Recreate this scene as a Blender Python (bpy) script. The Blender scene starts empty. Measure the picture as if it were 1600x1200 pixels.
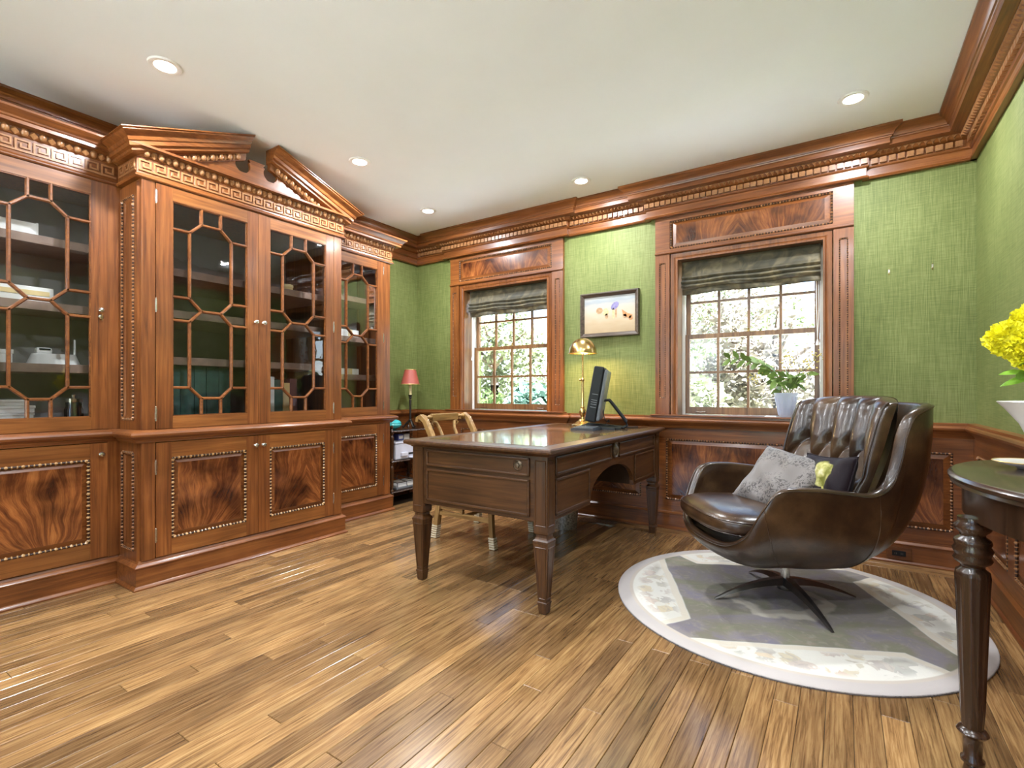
import bpy, math, random
from mathutils import Vector, Matrix
random.seed(7)
sc = bpy.context.scene
col = sc.collection
PI = math.pi

# ------------------------------------------------------------------ camera
CAM_H = 1.05
F_PX, HOR_Y, YAW = 780.0, 612.0, math.atan(516 / 780.0)
cam_d = bpy.data.cameras.new('camera')
cam = bpy.data.objects.new('camera', cam_d)
col.objects.link(cam)
cam.location = (0, 0, CAM_H)
cam.rotation_euler = (PI / 2, 0, YAW)
cam_d.sensor_fit = 'HORIZONTAL'
cam_d.sensor_width = 36
cam_d.lens = F_PX / 1600 * 36
cam_d.shift_y = (HOR_Y - 600) / 1600
cam_d.clip_start = 0.02
sc.camera = cam

# ------------------------------------------------------------------ world, sun, exposure
W = bpy.data.worlds.new('world')
sc.world = W
W.use_nodes = True
wn = W.node_tree
wn.nodes.clear()
wo = wn.nodes.new('ShaderNodeOutputWorld')
wb = wn.nodes.new('ShaderNodeBackground')
sky = wn.nodes.new('ShaderNodeTexSky')
sky.sky_type = 'HOSEK_WILKIE'
sky.turbidity = 5
sky.ground_albedo = 0.4
sky.sun_direction = Vector((0.70, -0.16, 0.70)).normalized()
wb.inputs['Strength'].default_value = 9.0
wn.links.new(sky.outputs[0], wb.inputs[0])
wn.links.new(wb.outputs[0], wo.inputs[0])
sun_d = bpy.data.lights.new('sun', 'SUN')
sun_d.energy = 60
sun_d.angle = 0.02
sun_d.color = (0.84, 0.92, 1.0)
sun = bpy.data.objects.new('sun', sun_d)
col.objects.link(sun)
sun.rotation_euler = Vector((-0.70, 0.16, -0.70)).to_track_quat('-Z', 'Y').to_euler()
vs = sc.view_settings
vs.view_transform = 'Standard'
vs.look = 'None'
vs.gamma = 1
vs.use_curve_mapping = False
vs.exposure = 1.3
CAN_W = 11.0          # watts of one recessed lamp
CAN_COL = (0.87, 0.93, 1.0)

# ------------------------------------------------------------------ pixel -> point helpers
_R = (math.cos(YAW), math.sin(YAW)); _F = (-math.sin(YAW), math.cos(YAW))
def ray(x, y):
    a = (x - 800) / F_PX; b = -(y - HOR_Y) / F_PX
    return (a * _R[0] + _F[0], a * _R[1] + _F[1], b)
def on_z(x, y, z):
    d = ray(x, y); t = (z - CAM_H) / d[2]; return Vector((d[0] * t, d[1] * t, z))
def on_y(x, y, Y):
    d = ray(x, y); t = Y / d[1]; return Vector((d[0] * t, Y, CAM_H + d[2] * t))
def on_x(x, y, X):
    d = ray(x, y); t = X / d[0]; return Vector((X, d[1] * t, CAM_H + d[2] * t))

# ------------------------------------------------------------------ materials
MATS = {}
def new_mat(name):
    m = bpy.data.materials.new(name); m.use_nodes = True
    nt = m.node_tree; b = nt.nodes['Principled BSDF']
    MATS[name] = m
    return m, nt, b
def plain(name, c, rough=0.5, metal=0.0, spec=0.5, coat=0.0, noise=0.0, nscale=20, bump=0.0, bscale=60, emit=None, estr=0):
    m, nt, b = new_mat(name)
    b.inputs['Base Color'].default_value = (*c, 1)
    b.inputs['Roughness'].default_value = rough
    b.inputs['Metallic'].default_value = metal
    b.inputs['Specular IOR Level'].default_value = spec
    b.inputs['Coat Weight'].default_value = coat
    b.inputs['Coat Roughness'].default_value = 0.12
    if emit:
        b.inputs['Emission Color'].default_value = (*emit, 1)
        b.inputs['Emission Strength'].default_value = estr
    tc = nt.nodes.new('ShaderNodeTexCoord')
    if noise:
        n = nt.nodes.new('ShaderNodeTexNoise'); n.inputs['Scale'].default_value = nscale; n.inputs['Detail'].default_value = 5
        nt.links.new(tc.outputs['Object'], n.inputs['Vector'])
        r = nt.nodes.new('ShaderNodeValToRGB')
        r.color_ramp.elements[0].position = 0.3; r.color_ramp.elements[1].position = 0.7
        r.color_ramp.elements[0].color = (*[v * (1 - noise) for v in c], 1)
        r.color_ramp.elements[1].color = (*[min(1, v * (1 + noise)) for v in c], 1)
        nt.links.new(n.outputs['Fac'], r.inputs[0]); nt.links.new(r.outputs[0], b.inputs['Base Color'])
    if bump:
        n2 = nt.nodes.new('ShaderNodeTexNoise'); n2.inputs['Scale'].default_value = bscale; n2.inputs['Detail'].default_value = 4
        nt.links.new(tc.outputs['Object'], n2.inputs['Vector'])
        bp = nt.nodes.new('ShaderNodeBump'); bp.inputs['Strength'].default_value = bump; bp.inputs['Distance'].default_value = 0.01
        nt.links.new(n2.outputs['Fac'], bp.inputs['Height']); nt.links.new(bp.outputs[0], b.inputs['Normal'])
    return m
def ramp(nt, stops):
    r = nt.nodes.new('ShaderNodeValToRGB'); e = r.color_ramp.elements
    while len(e) < len(stops): e.new(0.5)
    for i, (p, c) in enumerate(stops):
        e[i].position = p; e[i].color = (*c, 1)
    return r
def mixc(nt, a, b, fac, blend='MIX'):
    m = nt.nodes.new('ShaderNodeMix'); m.data_type = 'RGBA'; m.blend_type = blend
    for i, v in ((6, a), (7, b)):
        if isinstance(v, tuple): m.inputs[i].default_value = (*v, 1)
        else: nt.links.new(v, m.inputs[i])
    if isinstance(fac, float): m.inputs[0].default_value = fac
    else: nt.links.new(fac, m.inputs[0])
    return m.outputs[2]
def math_n(nt, op, a, b=None):
    m = nt.nodes.new('ShaderNodeMath'); m.operation = op
    for i, v in ((0, a), (1, b)):
        if v is None: continue
        if isinstance(v, (int, float)): m.inputs[i].default_value = v
        else: nt.links.new(v, m.inputs[i])
    return m.outputs[0]
def wood(name, dark, mid, light, axis, rough=0.3, coat=0.35, fine=55, long=2.2, rnd=0.0, bump=0.05):
    """straight-grained wood; axis = grain direction in object space"""
    m, nt, b = new_mat(name)
    tc = nt.nodes.new('ShaderNodeTexCoord'); mp = nt.nodes.new('ShaderNodeMapping')
    s = [fine] * 3; s['xyz'.index(axis)] = long
    mp.inputs['Scale'].default_value = s
    oi = nt.nodes.new('ShaderNodeObjectInfo')
    add = nt.nodes.new('ShaderNodeVectorMath'); add.operation = 'ADD'
    sc_ = nt.nodes.new('ShaderNodeVectorMath'); sc_.operation = 'SCALE'; sc_.inputs[3].default_value = 7.0
    cmb = nt.nodes.new('ShaderNodeCombineXYZ')
    for i in range(3): nt.links.new(oi.outputs['Random'], cmb.inputs[i])
    nt.links.new(cmb.outputs[0], sc_.inputs[0]); nt.links.new(tc.outputs['Object'], add.inputs[0]); nt.links.new(sc_.outputs[0], add.inputs[1])
    nt.links.new(add.outputs[0], mp.inputs['Vector'])
    n = nt.nodes.new('ShaderNodeTexNoise'); n.inputs['Scale'].default_value = 1.0; n.inputs['Detail'].default_value = 7
    n.inputs['Roughness'].default_value = 0.65; n.inputs['Distortion'].default_value = 0.6
    nt.links.new(mp.outputs[0], n.inputs['Vector'])
    r = ramp(nt, [(0.30, dark), (0.48, mid), (0.70, light)])
    nt.links.new(n.outputs['Fac'], r.inputs[0])
    n2 = nt.nodes.new('ShaderNodeTexNoise'); n2.inputs['Scale'].default_value = 3.0; n2.inputs['Detail'].default_value = 2
    nt.links.new(add.outputs[0], n2.inputs['Vector'])
    r2 = ramp(nt, [(0.3, (0.72, 0.70, 0.68)), (0.7, (1.15, 1.12, 1.1))])
    nt.links.new(n2.outputs['Fac'], r2.inputs[0])
    out = mixc(nt, r.outputs[0], r2.outputs[0], 1.0, 'MULTIPLY')
    if rnd:
        r3 = ramp(nt, [(0.0, (1 - rnd, 1 - rnd * 1.05, 1 - rnd * 1.1)), (1.0, (1 + rnd, 1 + rnd, 1 + rnd * 0.8))])
        nt.links.new(oi.outputs['Random'], r3.inputs[0])
        out = mixc(nt, out, r3.outputs[0], 1.0, 'MULTIPLY')
    nt.links.new(out, b.inputs['Base Color'])
    b.inputs['Roughness'].default_value = rough
    b.inputs['Coat Weight'].default_value = coat; b.inputs['Coat Roughness'].default_value = 0.15
    bp = nt.nodes.new('ShaderNodeBump'); bp.inputs['Strength'].default_value = bump; bp.inputs['Distance'].default_value = 0.004
    nt.links.new(n.outputs['Fac'], bp.inputs['Height']); nt.links.new(bp.outputs[0], b.inputs['Normal'])
    return m
MH_D, MH_M, MH_L = (0.095, 0.026, 0.006), (0.195, 0.060, 0.013), (0.29, 0.105, 0.026)
for ax in 'xyz':
    wood('mahogany_' + ax, MH_D, MH_M, MH_L, ax, rough=0.36, coat=0.22)
    wood('walnut_' + ax, (0.034, 0.0125, 0.0035), (0.070, 0.027, 0.0075), (0.120, 0.050, 0.015), ax, rough=0.38, coat=0.15)
    wood('darkwood_' + ax, (0.016, 0.008, 0.004), (0.035, 0.016, 0.008), (0.062, 0.030, 0.015), ax, rough=0.25, coat=0.5)
    wood('giltwood_' + ax, (0.16, 0.085, 0.025), (0.30, 0.17, 0.055), (0.46, 0.29, 0.11), ax, rough=0.4, coat=0.15)
    wood('sashwood_' + ax, (0.10, 0.045, 0.016), (0.19, 0.09, 0.035), (0.28, 0.15, 0.06), ax, rough=0.35)
wood('mahogany_rail', (0.13, 0.040, 0.009), (0.24, 0.082, 0.018), (0.33, 0.13, 0.034), 'y', rough=0.36, coat=0.22)
wood('oak_y', (0.10, 0.048, 0.018), (0.285, 0.155, 0.062), (0.46, 0.285, 0.125), 'y', rough=0.26, coat=0.55, fine=115, long=4.5, rnd=0.36, bump=0.06)
wood('oak_x', (0.10, 0.048, 0.018), (0.285, 0.155, 0.062), (0.46, 0.285, 0.125), 'x', rough=0.27, coat=0.25, fine=115, long=4.5, rnd=0.36, bump=0.06)

def flame(name, plane):
    """crotch-mahogany veneer, plane 'xz' or 'yz'"""
    m, nt, b = new_mat(name)
    tc = nt.nodes.new('ShaderNodeTexCoord'); sp = nt.nodes.new('ShaderNodeSeparateXYZ')
    oi = nt.nodes.new('ShaderNodeObjectInfo')
    nt.links.new(tc.outputs['Object'], sp.inputs[0])
    u = sp.outputs['X'] if plane == 'xz' else sp.outputs['Y']
    w = sp.outputs['Z']
    off = math_n(nt, 'MULTIPLY', oi.outputs['Random'], 9.0)
    cm = nt.nodes.new('ShaderNodeCombineXYZ')
    nt.links.new(u, cm.inputs[0]); nt.links.new(w, cm.inputs[1]); nt.links.new(off, cm.inputs[2])
    big = nt.nodes.new('ShaderNodeTexNoise'); big.inputs['Scale'].default_value = 5.0; big.inputs['Detail'].default_value = 2
    nt.links.new(cm.outputs[0], big.inputs['Vector'])
    # book-matched plumes: strands fan out from a root below the panel and lean over
    um = math_n(nt, 'PINGPONG', math_n(nt, 'ADD', u, math_n(nt, 'MULTIPLY', oi.outputs['Random'], 0.5)), 0.27)
    wob = math_n(nt, 'MULTIPLY', math_n(nt, 'SUBTRACT', big.outputs['Fac'], 0.5), 0.09)
    dx = math_n(nt, 'ADD', math_n(nt, 'ADD', um, 0.02), wob)
    dz = math_n(nt, 'ADD', w, 0.34)
    th = math_n(nt, 'ARCTAN2', math_n(nt, 'ADD', dx, math_n(nt, 'MULTIPLY', math_n(nt, 'MULTIPLY', dz, dz), 0.45)), dz)
    rad = math_n(nt, 'SQRT', math_n(nt, 'ADD', math_n(nt, 'MULTIPLY', dx, dx), math_n(nt, 'MULTIPLY', dz, dz)))
    cm2 = nt.nodes.new('ShaderNodeCombineXYZ')
    nt.links.new(math_n(nt, 'MULTIPLY', th, 17.0), cm2.inputs[0]); nt.links.new(math_n(nt, 'MULTIPLY', rad, 3.0), cm2.inputs[1]); nt.links.new(off, cm2.inputs[2])
    n = nt.nodes.new('ShaderNodeTexNoise'); n.inputs['Scale'].default_value = 1.0; n.inputs['Detail'].default_value = 8; n.inputs['Roughness'].default_value = 0.74
    nt.links.new(cm2.outputs[0], n.inputs['Vector'])
    r = ramp(nt, [(0.28, (0.060, 0.016, 0.007)), (0.45, (0.15, 0.044, 0.013)), (0.60, (0.32, 0.112, 0.030)), (0.78, (0.46, 0.19, 0.055))])
    nt.links.new(n.outputs['Fac'], r.inputs[0])
    pt = nt.nodes.new('ShaderNodeTexNoise'); pt.inputs['Scale'].default_value = 4.5; pt.inputs['Detail'].default_value = 3
    nt.links.new(cm.outputs[0], pt.inputs['Vector'])
    r2 = ramp(nt, [(0.38, (0.30, 0.24, 0.25)), (0.60, (1.10, 1.06, 1.0))])
    nt.links.new(pt.outputs['Fac'], r2.inputs[0])
    nt.links.new(mixc(nt, r.outputs[0], r2.outputs[0], 1.0, 'MULTIPLY'), b.inputs['Base Color'])
    b.inputs['Roughness'].default_value = 0.25; b.inputs['Coat Weight'].default_value = 0.5; b.inputs['Coat Roughness'].default_value = 0.12
flame('flame_xz', 'xz'); flame('flame_yz', 'yz')

def wallpaper(name, plane):
    m, nt, b = new_mat(name)
    tc = nt.nodes.new('ShaderNodeTexCoord')
    def stretched(s, det=3):
        mp = nt.nodes.new('ShaderNodeMapping'); mp.inputs['Scale'].default_value = s
        nt.links.new(tc.outputs['Object'], mp.inputs['Vector'])
        n = nt.nodes.new('ShaderNodeTexNoise'); n.inputs['Scale'].default_value = 1; n.inputs['Detail'].default_value = det
        nt.links.new(mp.outputs[0], n.inputs['Vector']); return n.outputs['Fac']
    v = stretched((330, 330, 9)); h = stretched((10, 10, 360)); big = stretched((2.2, 2.2, 1.4), 2)
    f = math_n(nt, 'ADD', math_n(nt, 'MULTIPLY', v, 0.42), math_n(nt, 'ADD', math_n(nt, 'MULTIPLY', h, 0.33), math_n(nt, 'MULTIPLY', big, 0.25)))
    r = ramp(nt, [(0.36, (0.090, 0.112, 0.026)), (0.50, (0.155, 0.180, 0.050)), (0.64, (0.235, 0.255, 0.088))])
    nt.links.new(f, r.inputs[0]); nt.links.new(r.outputs[0], b.inputs['Base Color'])
    b.inputs['Roughness'].default_value = 0.62
    b.inputs['Specular IOR Level'].default_value = 0.35
    bp = nt.nodes.new('ShaderNodeBump'); bp.inputs['Strength'].default_value = 0.12; bp.inputs['Distance'].default_value = 0.004
    nt.links.new(f, bp.inputs['Height']); nt.links.new(bp.outputs[0], b.inputs['Normal'])
wallpaper('wallpaper', 'xz')
plain('ceiling_paint', (0.82, 0.82, 0.82), rough=0.85, noise=0.015, nscale=3)
plain('subfloor', (0.05, 0.03, 0.015), rough=0.7, noise=0.2)
plain('brass', (0.62, 0.43, 0.17), rough=0.24, metal=1.0, noise=0.1, nscale=30)
plain('antique_brass', (0.40, 0.27, 0.11), rough=0.35, metal=1.0, noise=0.2, nscale=40)
plain('nickel', (0.66, 0.63, 0.58), rough=0.25, metal=1.0, noise=0.05)
plain('chrome', (0.60, 0.59, 0.57), rough=0.24, metal=1.0, noise=0.06)
plain('dark_steel', (0.16, 0.15, 0.145), rough=0.3, metal=0.9, noise=0.1)
plain('black_plastic', (0.011, 0.012, 0.013), rough=0.45, spec=0.3, noise=0.15)
plain('grey_plastic', (0.15, 0.16, 0.17), rough=0.36, noise=0.08)
plain('white_plastic', (0.72, 0.72, 0.71), rough=0.4, noise=0.04)
plain('lilac_plastic', (0.62, 0.62, 0.70), rough=0.4, noise=0.04)
plain('white_card', (0.80, 0.79, 0.77), rough=0.7, noise=0.05)
plain('yellow_card', (0.68, 0.52, 0.26), rough=0.7, noise=0.08)
plain('green_cloth', (0.035, 0.10, 0.085), rough=0.6, noise=0.2)
plain('blue_card', (0.10, 0.12, 0.38), rough=0.6, noise=0.1)
plain('red_cloth', (0.10, 0.03, 0.03), rough=0.6, noise=0.2)
plain('turquoise_glaze', (0.06, 0.50, 0.50), rough=0.2, coat=0.5, noise=0.12, nscale=14)
plain('bronze', (0.055, 0.048, 0.042), rough=0.35, metal=0.8, noise=0.2)
plain('candle_cream', (0.80, 0.66, 0.36), rough=0.5, noise=0.05)
plain('shade_red', (0.40, 0.085, 0.06), rough=0.45, noise=0.1, nscale=8)
plain('gold_trim', (0.72, 0.52, 0.20), rough=0.35, metal=0.6, noise=0.05)
plain('ivory_paint', (0.74, 0.66, 0.47), rough=0.5, noise=0.12, nscale=30)
plain('dark_paint', (0.035, 0.04, 0.035), rough=0.5, noise=0.2)
plain('white_ceramic', (0.80, 0.76, 0.72), rough=0.3, coat=0.3, noise=0.03)
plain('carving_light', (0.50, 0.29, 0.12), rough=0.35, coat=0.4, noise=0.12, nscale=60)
plain('carve_shade', (0.035, 0.013, 0.006), rough=0.5, noise=0.2)  # near-black glaze that also paints in the shade between beads
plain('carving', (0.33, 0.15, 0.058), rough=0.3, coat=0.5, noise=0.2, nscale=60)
plain('window_paint', (0.72, 0.70, 0.66), rough=0.5, noise=0.03)
plain('cabinet_lining', (0.27, 0.25, 0.245), rough=0.7, noise=0.15, nscale=6)
plain('shelf_wood', (0.26, 0.17, 0.13), rough=0.5, noise=0.15)
plain('black_iron', (0.02, 0.018, 0.016), rough=0.5, metal=0.5, noise=0.2)
plain('lamp_lens', (1, 1, 1), rough=0.5, emit=(1.0, 0.93, 0.82), estr=14, noise=0.01)
plain('lamp_ring', (0.82, 0.81, 0.79), rough=0.35, noise=0.02)
plain('bulb_glass', (1, 1, 1), rough=0.4, emit=(1.0, 0.85, 0.6), estr=25, noise=0.01)
plain('cord_cream', (0.75, 0.72, 0.66), rough=0.7, noise=0.05)
plain('stem_green', (0.12, 0.15, 0.04), rough=0.6, noise=0.2)
plain('leaf_green', (0.16, 0.25, 0.055), rough=0.45, noise=0.3, nscale=25)
plain('leaf_bright', (0.22, 0.42, 0.04), rough=0.45, noise=0.25, nscale=25)
plain('bud_yellow', (0.55, 0.44, 0.10), rough=0.6, noise=0.25, nscale=50)
plain('flower_yellow', (0.86, 0.78, 0.02), rough=0.6, noise=0.18, nscale=60)
plain('bark', (0.12, 0.085, 0.06), rough=0.9, noise=0.3, nscale=8, bump=0.5, bscale=15)
plain('brick_wall', (0.30, 0.17, 0.12), rough=0.9, noise=0.2, nscale=12)
plain('lawn', (0.34, 0.36, 0.24), rough=0.95, noise=0.3, nscale=3, bump=0.5, bscale=40)
plain('bounce_patio', (0.62, 0.60, 0.56), rough=0.9, noise=0.1, nscale=2)

def leafmat(name, c, c2):
    m, nt, b = new_mat(name)
    oi = nt.nodes.new('ShaderNodeTexCoord')
    n = nt.nodes.new('ShaderNodeTexNoise'); n.inputs['Scale'].default_value = 2.2; n.inputs['Detail'].default_value = 4
    nt.links.new(oi.outputs['Object'], n.inputs['Vector'])
    r = ramp(nt, [(0.35, c), (0.65, c2)])
    nt.links.new(n.outputs['Fac'], r.inputs[0]); nt.links.new(r.outputs[0], b.inputs['Base Color'])
    b.inputs['Roughness'].default_value = 0.5
    tr = nt.nodes.new('ShaderNodeBsdfTranslucent'); nt.links.new(r.outputs[0], tr.inputs[0])
    mx = nt.nodes.new('ShaderNodeMixShader'); mx.inputs[0].default_value = 0.4
    nt.links.new(b.outputs[0], mx.inputs[1]); nt.links.new(tr.outputs[0], mx.inputs[2])
    nt.links.new(mx.outputs[0], nt.nodes['Material Output'].inputs[0])
leafmat('foliage_green', (0.045, 0.080, 0.018), (0.12, 0.17, 0.05))
leafmat('foliage_pale', (0.12, 0.15, 0.065), (0.27, 0.27, 0.17))
leafmat('foliage_pink', (0.17, 0.14, 0.10), (0.34, 0.29, 0.25))
leafmat('foliage_blue', (0.04, 0.09, 0.06), (0.11, 0.18, 0.13))

def glassmat(name, tint, refl_lo, refl_hi, rough=0.01):
    m, nt, b = new_mat(name)
    nt.nodes.remove(b)
    tr = nt.nodes.new('ShaderNodeBsdfTransparent'); tr.inputs[0].default_value = (*tint, 1)
    gl = nt.nodes.new('ShaderNodeBsdfGlossy'); gl.inputs['Roughness'].default_value = rough
    fr = nt.nodes.new('ShaderNodeFresnel'); fr.inputs['IOR'].default_value = 1.5
    mr = nt.nodes.new('ShaderNodeMapRange')
    mr.inputs['From Min'].default_value = 0.0; mr.inputs['From Max'].default_value = 1.0
    mr.inputs['To Min'].default_value = refl_lo; mr.inputs['To Max'].default_value = refl_hi
    nt.links.new(fr.outputs[0], mr.inputs['Value'])
    mx = nt.nodes.new('ShaderNodeMixShader'); nt.links.new(mr.outputs[0], mx.inputs[0])
    nt.links.new(tr.outputs[0], mx.inputs[1]); nt.links.new(gl.outputs[0], mx.inputs[2])
    # old hand-made panes: a faint ripple
    tc = nt.nodes.new('ShaderNodeTexCoord'); n = nt.nodes.new('ShaderNodeTexNoise'); n.inputs['Scale'].default_value = 9
    nt.links.new(tc.outputs['Object'], n.inputs['Vector'])
    bp = nt.nodes.new('ShaderNodeBump'); bp.inputs['Strength'].default_value = 0.05; bp.inputs['Distance'].default_value = 0.01
    nt.links.new(n.outputs['Fac'], bp.inputs['Height']); nt.links.new(bp.outputs[0], gl.inputs['Normal'])
    nt.links.new(mx.outputs[0], nt.nodes['Material Output'].inputs[0])
glassmat('window_glass', (0.97, 0.98, 0.97), 0.02, 1.0)
glassmat('cabinet_glass', (0.92, 0.93, 0.93), 0.03, 1.0, 0.015)
glassmat('vase_glass', (0.84, 0.87, 0.93), 0.10, 1.0, 0.05)
m, nt, b = new_mat('frosted_glass')
b.inputs['Base Color'].default_value = (0.70, 0.72, 0.80, 1); b.inputs['Roughness'].default_value = 0.15
tl = nt.nodes.new('ShaderNodeBsdfTranslucent'); tl.inputs[0].default_value = (0.75, 0.77, 0.86, 1)
m1 = nt.nodes.new('ShaderNodeMixShader'); m1.inputs[0].default_value = 0.6
tp = nt.nodes.new('ShaderNodeBsdfTransparent'); m2 = nt.nodes.new('ShaderNodeMixShader'); m2.inputs[0].default_value = 0.35
nt.links.new(b.outputs[0], m1.inputs[1]); nt.links.new(tl.outputs[0], m1.inputs[2]); nt.links.new(m1.outputs[0], m2.inputs[1]); nt.links.new(tp.outputs[0], m2.inputs[2])
nt.links.new(m2.outputs[0], nt.nodes['Material Output'].inputs[0])

def leather():
    m, nt, b = new_mat('leather')
    tc = nt.nodes.new('ShaderNodeTexCoord')
    n = nt.nodes.new('ShaderNodeTexNoise'); n.inputs['Scale'].default_value = 5.5; n.inputs['Detail'].default_value = 5; n.inputs['Roughness'].default_value = 0.6
    nt.links.new(tc.outputs['Object'], n.inputs['Vector'])
    r = ramp(nt, [(0.30, (0.018, 0.008, 0.004)), (0.50, (0.044, 0.020, 0.008)), (0.74, (0.105, 0.054, 0.022))])
    nt.links.new(n.outputs['Fac'], r.inputs[0]); nt.links.new(r.outputs[0], b.inputs['Base Color'])
    b.inputs['Roughness'].default_value = 0.30; b.inputs['Specular IOR Level'].default_value = 0.55
    b.inputs['Coat Weight'].default_value = 0.30; b.inputs['Coat Roughness'].default_value = 0.16
    v = nt.nodes.new('ShaderNodeTexVoronoi'); v.inputs['Scale'].default_value = 160
    nt.links.new(tc.outputs['Object'], v.inputs['Vector'])
    bp = nt.nodes.new('ShaderNodeBump'); bp.inputs['Strength'].default_value = 0.10; bp.inputs['Distance'].default_value = 0.003
    nt.links.new(v.outputs['Distance'], bp.inputs['Height']); nt.links.new(bp.outputs[0], b.inputs['Normal'])
leather()
def shade_fabric():
    m, nt, b = new_mat('shade_fabric')
    tc = nt.nodes.new('ShaderNodeTexCoord')
    n = nt.nodes.new('ShaderNodeTexNoise'); n.inputs['Scale'].default_value = 9; n.inputs['Detail'].default_value = 6; n.inputs['Distortion'].default_value = 1.5
    nt.links.new(tc.outputs['Object'], n.inputs['Vector'])
    r = ramp(nt, [(0.33, (0.040, 0.034, 0.016)), (0.5, (0.095, 0.078, 0.040)), (0.68, (0.21, 0.165, 0.085))])
    nt.links.new(n.outputs['Fac'], r.inputs[0]); nt.links.new(r.outputs[0], b.inputs['Base Color'])
    b.inputs['Roughness'].default_value = 0.6; b.inputs['Sheen Weight'].default_value = 0.3
    tr = nt.nodes.new('ShaderNodeBsdfTranslucent'); nt.links.new(r.outputs[0], tr.inputs[0])
    mx = nt.nodes.new('ShaderNodeMixShader'); mx.inputs[0].default_value = 0.15
    nt.links.new(b.outputs[0], mx.inputs[1]); nt.links.new(tr.outputs[0], mx.inputs[2])
    nt.links.new(mx.outputs[0], nt.nodes['Material Output'].inputs[0])
shade_fabric()
def cushion_mats():
    m, nt, b = new_mat('cushion_grey')
    tc = nt.nodes.new('ShaderNodeTexCoord')
    v = nt.nodes.new('ShaderNodeTexNoise'); v.inputs['Scale'].default_value = 38; v.inputs['Detail'].default_value = 6; v.inputs['Distortion'].default_value = 2.5
    nt.links.new(tc.outputs['Object'], v.inputs['Vector'])
    p = nt.nodes.new('ShaderNodeTexNoise'); p.inputs['Scale'].default_value = 6; p.inputs['Detail'].default_value = 2
    nt.links.new(tc.outputs['Object'], p.inputs['Vector'])
    f = math_n(nt, 'MULTIPLY', ramp_fac(nt, v.outputs['Fac'], 0.50, 0.56), ramp_fac(nt, p.outputs['Fac'], 0.40, 0.52))
    nt.links.new(mixc(nt, (0.175, 0.150, 0.137), (0.045, 0.034, 0.030), f), b.inputs['Base Color'])
    b.inputs['Roughness'].default_value = 0.55; b.inputs['Sheen Weight'].default_value = 0.3
    m, nt, b = new_mat('cushion_dark')
    tc = nt.nodes.new('ShaderNodeTexCoord'); sp = nt.nodes.new('ShaderNodeSeparateXYZ'); nt.links.new(tc.outputs['Object'], sp.inputs[0])
    n = nt.nodes.new('ShaderNodeTexNoise'); n.inputs['Scale'].default_value = 22; n.inputs['Detail'].default_value = 4
    nt.links.new(tc.outputs['Object'], n.inputs['Vector'])
    dx = math_n(nt, 'SUBTRACT', sp.outputs[0], 0.030); dy = math_n(nt, 'SUBTRACT', sp.outputs[1], 0.055)
    d = math_n(nt, 'SQRT', math_n(nt, 'ADD', math_n(nt, 'MULTIPLY', dx, dx), math_n(nt, 'MULTIPLY', dy, dy)))
    d = math_n(nt, 'ADD', d, math_n(nt, 'MULTIPLY', math_n(nt, 'SUBTRACT', n.outputs['Fac'], 0.5), 0.06))
    fl = math_n(nt, 'SUBTRACT', 1.0, ramp_fac(nt, d, 0.055, 0.065))
    fr = ramp(nt, [(0.4, (0.16, 0.16, 0.02)), (0.55, (0.50, 0.46, 0.16)), (0.65, (0.70, 0.66, 0.42))])
    nt.links.new(n.outputs['Fac'], fr.inputs[0])
    # stalk of the printed flower
    ln = math_n(nt, 'ABSOLUTE', math_n(nt, 'ADD', math_n(nt, 'MULTIPLY', sp.outputs[0], 0.85), math_n(nt, 'ADD', math_n(nt, 'MULTIPLY', sp.outputs[1], 0.5), -0.046)))
    st = math_n(nt, 'MULTIPLY', math_n(nt, 'SUBTRACT', 1.0, ramp_fac(nt, ln, 0.006, 0.008)), math_n(nt, 'LESS_THAN', sp.outputs[1], 0.0))
    base = mixc(nt, (0.010, 0.004, 0.007), fr.outputs[0], fl)
    nt.links.new(mixc(nt, base, (0.50, 0.46, 0.12), st), b.inputs['Base Color'])
    b.inputs['Roughness'].default_value = 0.6; b.inputs['Sheen Weight'].default_value = 0.05; b.inputs['Specular IOR Level'].default_value = 0.2
def ramp_fac(nt, v, lo, hi):
    mr = nt.nodes.new('ShaderNodeMapRange'); mr.interpolation_type = 'SMOOTHSTEP'
    mr.inputs['From Min'].default_value = lo; mr.inputs['From Max'].default_value = hi
    nt.links.new(v, mr.inputs['Value']); return mr.outputs[0]
cushion_mats()
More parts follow.
